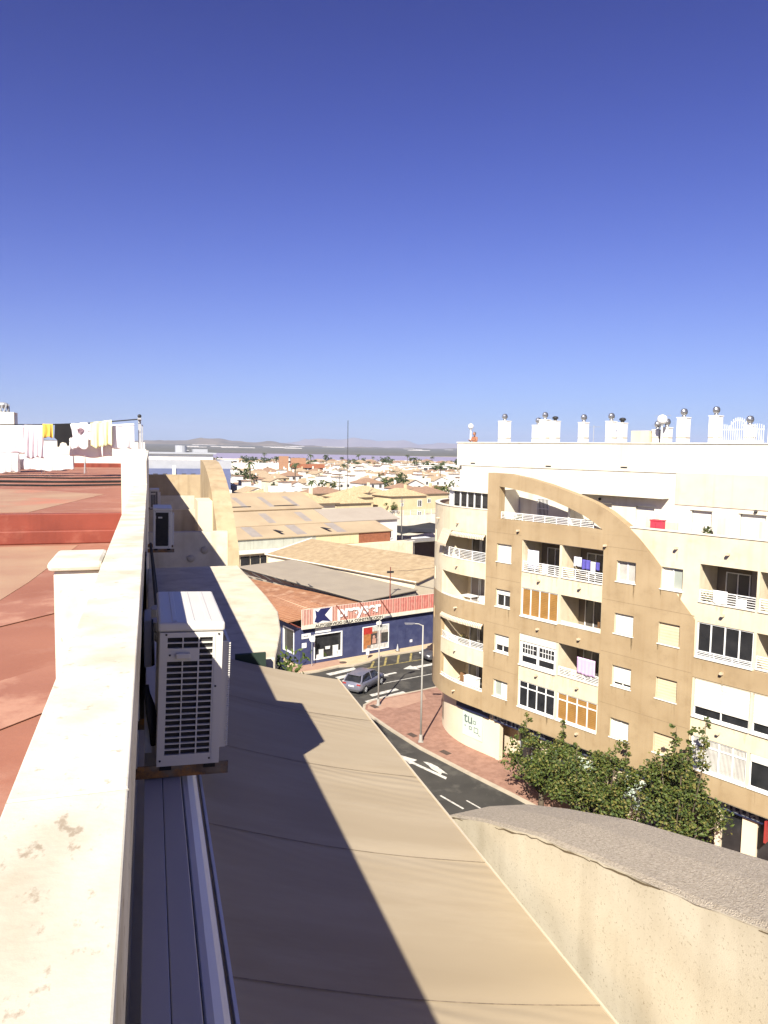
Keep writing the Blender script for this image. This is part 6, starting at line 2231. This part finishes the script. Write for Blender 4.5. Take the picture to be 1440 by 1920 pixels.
def palm_proto(h, rr, nf=16, L=2.4):
    r = empty('palm_tree', (0, 0, -500))
    MB().tube([(0, 0, 0), (0.15, 0.05, h*0.5), (0.1, 0.1, h)], [0.32, 0.22, 0.2], 6).build('trunk', bark, r)
    g = MB()
    for k in range(nf):
        a = 2*pi*k/nf+rr.uniform(-0.15, 0.15)
        up_ = rr.uniform(-0.1, 0.9)
        d = Vector((cos(a), sin(a), 0))
        p0 = Vector((0.1, 0.1, h))
        pts = [p0+d*L*f+Vector((0, 0, L*(up_*f-0.95*f*f))) for f in (0, 0.25, 0.5, 0.75, 1.0)]
        sd = Vector((-sin(a), cos(a), 0))
        for i in range(4):
            w0, w1 = 0.36*(1-abs(i/4-0.35)), 0.36*(1-abs((i+1)/4-0.35)) if i < 3 else 0.05
            m0, m1 = Vector((0, 0, -w0*0.5)), Vector((0, 0, -w1*0.5))
            g.face([pts[i], pts[i+1], pts[i+1]+sd*w1+m1, pts[i]+sd*w0+m0])
            g.face([pts[i], pts[i]-sd*w0+m0, pts[i+1]-sd*w1+m1, pts[i+1]])
    g.build('crown', palm_leaf, r, fix=False)
    return r


pr_ = random.Random(4)
palms = [palm_proto(5.5, pr_), palm_proto(8, pr_, 18, 2.6), palm_proto(11, pr_, 18, 2.6)]


def far_tree_proto(h, r, rr, mats, ncl=14, npc=16, size=0.9):
    t = empty('broadleaf_tree', (0, 0, -500))
    MB().tube([(0, 0, 0), (0, 0, h*0.5)], [0.25, 0.15], 5).build('trunk', bark, t)
    cl_ = []
    for k in range(ncl):
        d = Vector((rr.gauss(0, 1), rr.gauss(0, 1), rr.gauss(0, 1))).normalized()*(rr.random()**0.5)
        cl_.append((Vector((d.x*r, d.y*r, h*0.62+d.z*h*0.34)), r*0.35))
    leaf_crown(cl_, npc, size, rr).build('crown', mats, t, fix=False)
    return t


trees = [far_tree_proto(5, 2.4, pr_, [leaf_c, leaf_a, leaf_c]), far_tree_proto(7, 3.2, pr_, [leaf_c, leaf_b, leaf_a]), far_tree_proto(9, 4.5, pr_, [leaf_c, leaf_c, leaf_a], 20, 18, 1.0)]
pused, tused = set(), set()


def put(protos_, usedset, k, x, y, label, cat, group, sc=1.0, z=0.0):
    if k in usedset:
        o = copy_tree(protos_[k])
    else:
        o = protos_[k]
        usedset.add(k)
    o.location = (x, y, z)
    o.scale = (sc,)*3
    o.rotation_euler = (0, 0, hr.uniform(0, 6.28))
    if group and 'before the lake' in label:
        z_ = zone(y)
        size_ = ('short', 'medium tall', 'tall')[k] if cat == 'palm' else ('small', 'medium sized', 'large')[k]
        label = size_+' '+label.replace('tall ', '').replace('before the lake', z_)
        group = group.replace('before the lake', z_)+' '+size_
    tag(o, label, cat, group)
    return o


put(palms, pused, 0, 64, 302, 'single palm standing clear among the white houses by the kiosk', 'palm', None, 1.15)
for k in range(70):
    a = hr.uniform(0.02, 0.5)
    y = hr.choice([hr.uniform(300, 700), hr.uniform(500, 790), hr.uniform(680, 800)])
    put(palms, pused, hr.choice([0, 1, 2, 2]), a*y, y, 'tall palm before the lake', 'palm', 'palms before the lake', hr.uniform(0.85, 1.3))
for k in range(26):     # palm grove near the right
    put(palms, pused, hr.choice([1, 2, 1]), hr.uniform(185, 245), hr.uniform(430, 540), 'palm in the dense grove beside the white blocks', 'palm', 'palm grove', hr.uniform(0.8, 1.1))
for k in range(170):
    a = hr.uniform(-0.02, 0.5)
    y = hr.choice([hr.uniform(240, 500), hr.uniform(400, 780), hr.uniform(680, 800)])
    put(trees, tused, hr.choice([0, 0, 1, 1, 2]), a*y, y, 'dark green garden tree before the lake', 'tree', 'garden trees before the lake', hr.uniform(0.85, 1.35))
for k in range(90):
    y = hr.uniform(705, 805)
    put(trees, tused, hr.choice([0, 1, 1, 2]), hr.uniform(-0.02, 0.5)*y, y, 'dark green garden tree before the lake', 'tree', 'garden trees before the lake', hr.uniform(0.9, 1.3))
for k in range(22):
    put(trees, tused, hr.choice([1, 2]), hr.uniform(16, 50), hr.uniform(480, 640), 'dark tree in the wood beside the slim dark tower', 'tree', 'trees by the dark tower', hr.uniform(0.9, 1.3))
tb = random.Random(9)
for (lab, s, t_, h, r_) in (('bushy yellow green tree behind the grey warehouse roof', 93, 116, 5.6, 2.6), ('dark bush in front of the yellow house by the grey roof', 80, 106, 4.2, 2.1), ('round dark green tree beside the rounded tan block', 103, 104, 5.5, 2.2),
                         ('small pale bush by the yellow house wall', 70, 100, 3.0, 1.1), ('low dark hedge tree behind the pebbly roofs', 84, 190, 4.5, 4.2)):
    x, y, _ = shw(s, t_)
    tree('garden_tree', lab, (x, y, 0), h, r_, tb, 22, 60, 0.30, 1.2)
# araucaria with level tiers
ar = empty('araucaria_tree', (66, 262, 0), 0, 'tiered araucaria tree standing next to the thin mast', 'tree')
MB().cyl((0, 0, 0), (0, 0, 12.5), 0.25, 0.05, n=6).build('trunk', bark, ar)
g = MB()
for k in range(7):
    z = 3.5+k*1.35
    R_ = 3.4*(1-k/8.2)
    for j in range(9):
        a = 2*pi*j/9+k*0.4
        for q in range(9):
            f = (q+1)/9
            c = Vector((R_*f*cos(a), R_*f*sin(a), z+0.25*f*f))
            for m in range(3):
                d = Vector((tb.uniform(-1, 1), tb.uniform(-1, 1), tb.uniform(-0.2, 0.5))).normalized()*0.34
                s_ = Vector((-d.y, d.x, 0))*0.28
                g.face([c-d*0.5, c+s_, c+d*0.7, c-s_])
g.build('crown', leaf_c, ar, fix=False)

# ------------------------------------------------------------------ things on the facing building
def fb_empty(name, u, v, z, label, cat, group=None):
    return empty(name, fbw(u, v, z), FB_RZ, label, cat, group)


def fcloth(name, label, u0, u1, z0, z1, v, mat, folds=3, amp=0.03, seed=0):
    nx_, nz_ = 16, 8
    vs = []
    for j in range(nz_+1):
        t_ = j/nz_
        for i in range(nx_+1):
            f = i/nx_
            vs.append((-(u1-u0)/2+(u1-u0)*f, amp*sin(f*folds*2*pi+seed)*(1-0.6*t_), (z0-z1)*(1-t_)+0.02*sin(f*7+seed)*(1-t_)))
    fs = [(j*(nx_+1)+i, j*(nx_+1)+i+1, (j+1)*(nx_+1)+i+1, (j+1)*(nx_+1)+i) for j in range(nz_) for i in range(nx_)]
    o = MB().idx(vs, fs).build(name, mat, smooth=True, loc=fbw((u0+u1)/2, v, z1), rz=FB_RZ)
    o.modifiers.new('thick', 'SOLIDIFY').thickness = 0.006
    return tag(o, label, 'laundry')


lilac = M('lilac_sheet', (0.62, 0.42, 0.62), (0.56, 0.37, 0.57), 3, 0.95)
bluecl = M('blue_cloth', (0.10, 0.09, 0.36), (0.08, 0.07, 0.3), 3, 0.95)
palebl = M('pale_blue_cloth', (0.55, 0.57, 0.68), (0.66, 0.66, 0.72), 4, 0.95)
fcloth('hanging_sheet', 'lilac pink sheet hung over a balcony rail', 6.35, 7.55, 7.55, 8.50, 0.02, lilac, 5, 0.02, 1)
fcloth('hanging_cloth', 'pale striped cloth hanging at the side of a laundry balcony', 2.3, 3.15, 12.95, 14.1, 0.35, palebl, 5, 0.05, 2)
fcloth('hanging_cloth', 'white towel over the rail of the laundry balcony', 3.65, 4.1, 12.85, 13.45, 0.05, fab_white, 2, 0.02, 3)
fcloth('hanging_cloth', 'dark blue towel drying on the balcony right of the striped cloth', 6.05, 6.6, 13.4, 13.95, 0.6, bluecl, 2, 0.03, 4)
fcloth('hanging_cloth', 'pale blue shirt drying next to the dark blue towel', 5.5, 6.02, 13.5, 14.05, 0.6, palebl, 2, 0.03, 5)
fcloth('hanging_cloth', 'blue cloth drying beside a white shirt on the laundry balcony', 6.95, 7.2, 13.45, 13.9, 0.6, bluecl, 2, 0.03, 6)
fcloth('hanging_cloth', 'white shirt drying between two blue cloths', 6.62, 6.92, 13.2, 13.9, 0.58, fab_white, 2, 0.03, 7)
fcloth('hanging_cloth', 'white screen cloth tied to the balcony rail beside the cream facade curve', 13.9, 14.6, 12.86, 13.5, 0.06, fab_white, 2, 0.02, 8)
pt = fb_empty('plant_pot', 12.9, 1.2, 15.022, 'striped pot plant beside the red cabinet on the terrace', 'plant')
MB().cyl((0, 0, 0), (0, 0, 0.9), 0.18, 0.25, n=10).build('pot', lilac, pt)
leaf_crown([((0, 0, 1.15), 0.3)], 80, 0.16, tb).build('foliage', [leaf_c, leaf_b, leaf_a], pt, fix=False)
rc = fb_empty('red_cabinet', 10.55, 0.62, 15.022, 'red cabinet standing on the penthouse terrace', 'cabinet')
redm = M('red_plastic', (0.50, 0.045, 0.075), (0.46, 0.04, 0.065), 3, 0.5)
MB().box(-0.32, 0.32, -0.2, 0.2, 0, 1.50).build('body', redm, rc, bevel=0.02)
MB().box(-0.35, 0.35, -0.23, 0.23, 1.50, 1.56).build('lid', redm, rc, bevel=0.015)
MB().box(-0.008, 0.008, -0.206, -0.2005, 0.1, 1.4).build('door_gap', black_metal, rc)
tb2 = fb_empty('balcony_table', 3.9, 1.0, 9.40, 'white table and chair on the rounded balcony below the striped awning', 'table')
tb2.location = fbw(-3.0, 1.0, 9.52)
MB().box(-0.5, 0.5, -0.4, 0.4, 0.80, 0.84).build('top', white_metal, tb2)
for (x, y) in ((-.45, -.35), (.45, -.35), (.45, .35), (-.45, .35)):
    MB().cyl((x, y, 0), (x, y, 0.8), 0.02, n=5).build('leg', white_metal, tb2)
wc = fb_empty('balcony_cabinet', -2.4, 0.8, 3.80, 'white cabinet on the lowest rounded balcony', 'cabinet')
MB().box(-0.55, 0.55, -0.2, 0.2, 0, 1.15).build('body', white_metal, wc, bevel=0.01)
MB().box(-0.58, 0.58, -0.23, 0.23, 1.15, 1.19).build('top', white_metal, wc)


# clutter on the balconies
def chair(label, u, v, z, mat, rz=0.0):
    c = fb_empty('balcony_chair', u, v, z, label, 'chair')
    c.rotation_euler = (0, 0, FB_RZ+rz)
    MB().box(-0.22, 0.22, -0.22, 0.22, 0.42, 0.46).build('seat', mat, c, bevel=0.01)
    MB().box(-0.22, 0.22, 0.19, 0.23, 0.46, 0.98).build('backrest', mat, c, bevel=0.01)
    for (x, y) in ((-.2, -.2), (.2, -.2), (.2, .2), (-.2, .2)):
        MB().cyl((x, y, 0), (x, y, 0.42), 0.018, n=5).build('leg', mat, c)
    for x in (-0.22, 0.22):
        MB().box(x-0.02, x+0.02, -0.2, 0.2, 0.64, 0.67).build('armrest', mat, c)


def pot_plant(label, u, v, z, hgt):
    p = fb_empty('plant_pot', u, v, z, label, 'plant')
    MB().cyl((0, 0, 0), (0, 0, 0.34), 0.12, 0.17, n=10).build('pot', MATS['terracotta'], p)
    leaf_crown([((0, 0, 0.34+hgt*0.5), hgt*0.42)], 90, 0.13, tb).build('foliage', [leaf_c, leaf_b, leaf_a], p, fix=False)


wood = M('brown_wood', (0.20, 0.11, 0.05), (0.16, 0.085, 0.04), 6, 0.6)
chair('white plastic chair on the railed balcony beside the cream facade curve', 14.9, 0.9, 12.08, white_metal, 0.3)
chair('brown wooden chair on the unglazed balcony with a low white screen', 6.9, 1.1, 9.40, wood, -0.2)
chair('white plastic chair behind the rail of the second balcony past the cream curve', 17.6, 0.9, 12.08, white_metal, -0.4)
chair('white chair beside the table on the rounded balcony', -1.7, 0.9, 9.52, white_metal, 0.8)
chair('brown chair on the lowest rounded balcony by the white cabinet', -3.8, 1.3, 3.80, wood, 0.4)
pot_plant('leafy plant in a clay pot on the railed balcony by the cream curve', 13.55, 0.55, 12.08, 1.1)
pot_plant('low plant in a clay pot on the terrace beside the arch railing', 1.1, 0.9, 15.022, 0.9)
pot_plant('round plant in a clay pot on the terrace behind the arch railing', 3.4, 0.8, 15.022, 1.0)
pot_plant('plant in a clay pot behind the lilac sheet balcony rail', 5.4, 0.5, 6.41, 0.9)
pot_plant('plant in a clay pot on the rounded balcony under the lower awning', -3.6, 1.0, 6.46, 1.0)
dsh = fb_empty('satellite_dish', 16.9, 3.0, 19.45, 'small white satellite dish on a mast on the flat roof', 'dish')
MB().cyl((0, 0, 0), (0, 0, 1.5), 0.03, n=6).build('mast', grey_metal, dsh)
MB().cyl((0, -0.06, 1.4), (0.02, -0.16, 1.47), 0.32, 0.36, n=16).build('reflector', white_metal, dsh)
for k, (u, hh) in enumerate(((-1.7, 2.6), (2.4, 2.3), (7.2, 2.9))):
    ae = fb_empty('tv_aerial', u, 6.5, 19.45, ['thin tv aerial behind the widest roof chimney', 'thin tv aerial between the low roof chimneys', 'thin tv aerial rising from the tan roof hut'][k], 'aerial')
    MB().cyl((0, 0, 0), (0, 0, hh), 0.02, n=5).build('mast', grey_metal, ae)
    MB().cyl((-0.5, 0, hh-0.1), (0.5, 0, hh-0.1), 0.012, n=4).build('boom', grey_metal, ae)
    for j in range(5):
        MB().cyl((-0.45+j*0.22, -0.2, hh-0.1), (-0.45+j*0.22, 0.2, hh-0.1), 0.008, n=4).build('rod', grey_metal, ae)


def globe(label, u, v, z0, z1, r):
    e = fb_empty('globe_lamp', u, v, z0, label, 'lamp', 'globe lamps on the roof')
    MB().cyl((0, 0, 0), (0, 0, z1-z0-r), 0.05, n=8).build('post', white_metal, e)
    MB().ball((0, 0, z1-z0), r, 14, 10).build('globe', M('opal_glass', (0.82, 0.81, 0.79), (0.8, 0.79, 0.77), 2, 0.25), e, smooth=True)
    MB().cyl((0, 0, z1-z0-r-0.06), (0, 0, z1-z0-r+0.04), 0.09, n=8).build('collar', grey_metal, e)


globe('white globe lamp at the roof edge next to the sunbathing person', -4.80, 2.6, 19.0, 21.66, 0.19)
globe('large white globe lamp between the roof chimneys', 9.05, 3.2, 19.0, 21.86, 0.27)

# person leaning at the roof edge
pe = fb_empty('person', -4.45, 2.65, 19.45, 'bare chested person seen above the roof parapet beside the globe lamp', 'person')
skin_m = M('skin_tanned', (0.33, 0.145, 0.08), (0.29, 0.125, 0.07), 8, 0.6)
me = bpy.data.meshes.new('body')
J = [(0, 0, 0.95), (0, 0, 1.15), (0, -0.02, 1.38), (0, -0.03, 1.50), (0, -0.05, 1.66),          # 0-4 pelvis..head
     (-0.20, -0.02, 1.42), (-0.27, -0.12, 1.18), (-0.20, -0.36, 1.27), (-0.14, -0.44, 1.29),       # 5-8 arm
     (0.20, -0.02, 1.42), (0.29, -0.10, 1.18), (0.22, -0.34, 1.27), (0.16, -0.43, 1.29),           # 9-12
     (-0.10, 0, 0.88), (-0.12, -0.02, 0.48), (-0.12, 0.02, 0.06), (-0.12, -0.14, 0.03),
     (0.10, 0, 0.88), (0.12, -0.02, 0.48), (0.12, 0.02, 0.06), (0.12, -0.14, 0.03)]
E_ = [(0, 1), (1, 2), (2, 3), (3, 4), (2, 5), (5, 6), (6, 7), (7, 8), (2, 9), (9, 10), (10, 11), (11, 12), (0, 13), (13, 14), (14, 15), (15, 16), (0, 17), (17, 18), (18, 19), (19, 20)]
me.from_pydata(J, E_, [])
body = bpy.data.objects.new('body', me)
COL.objects.link(body)
body.parent = pe
me.materials.append(skin_m)
sk = body.modifiers.new('skin', 'SKIN')
RAD_ = [0.16, 0.17, 0.19, 0.065, 0.10, 0.085, 0.055, 0.042, 0.035, 0.085, 0.055, 0.042, 0.035, 0.10, 0.065, 0.045, 0.04, 0.10, 0.065, 0.045, 0.04]
if not me.skin_vertices:
    bpy.context.view_layer.objects.active = body
layer = me.skin_vertices[0].data if len(me.skin_vertices) else None
if layer:
    for i, r_ in enumerate(RAD_):
        layer[i].radius = (r_, r_*(0.7 if i in (0, 1, 2) else 1.0))
    layer[0].use_root = True
body.modifiers.new('sub', 'SUBSURF').levels = 2
body.modifiers['sub'].render_levels = 2
MB().ball((0, -0.05, 1.70), 0.115, 12, 10, (0.86, 1.0, 1.15)).build('head', skin_m, pe, smooth=True)
hd = MB().ball((0, -0.03, 1.735), 0.118, 12, 8, (0.87, 0.98, 0.95)).build('hair', M('hair_grey', (0.10, 0.085, 0.075), (0.14, 0.12, 0.11), 30, 0.9), pe, smooth=True)
sh = MB()
sh.cyl((0, 0, 0.62), (0, 0, 1.02), 0.21, 0.18, n=14)
sh.build('shorts', bluecl, pe, smooth=True)

# ------------------------------------------------------------------ air
hz = MB().box(-9500, 16000, -350, 15800, -2.5, 420).build('haze', None)
hz.data.materials.clear()
hm = bpy.data.materials.new('haze_air')
hm.use_nodes = True
t = hm.node_tree
for n_ in list(t.nodes):
    t.nodes.remove(n_)
ou = t.nodes.new('ShaderNodeOutputMaterial')
pvn = t.nodes.new('ShaderNodeVolumePrincipled')
pvn.inputs['Color'].default_value = (0.62, 0.70, 0.95, 1)
pvn.inputs['Density'].default_value = 7.0e-5
pvn.inputs['Anisotropy'].default_value = 0.0
t.links.new(pvn.outputs[0], ou.inputs['Volume'])
hz.data.materials.append(hm)
tag(hz, kind='stuff', label='thin pale haze filling the air over town and lake', cat='haze')
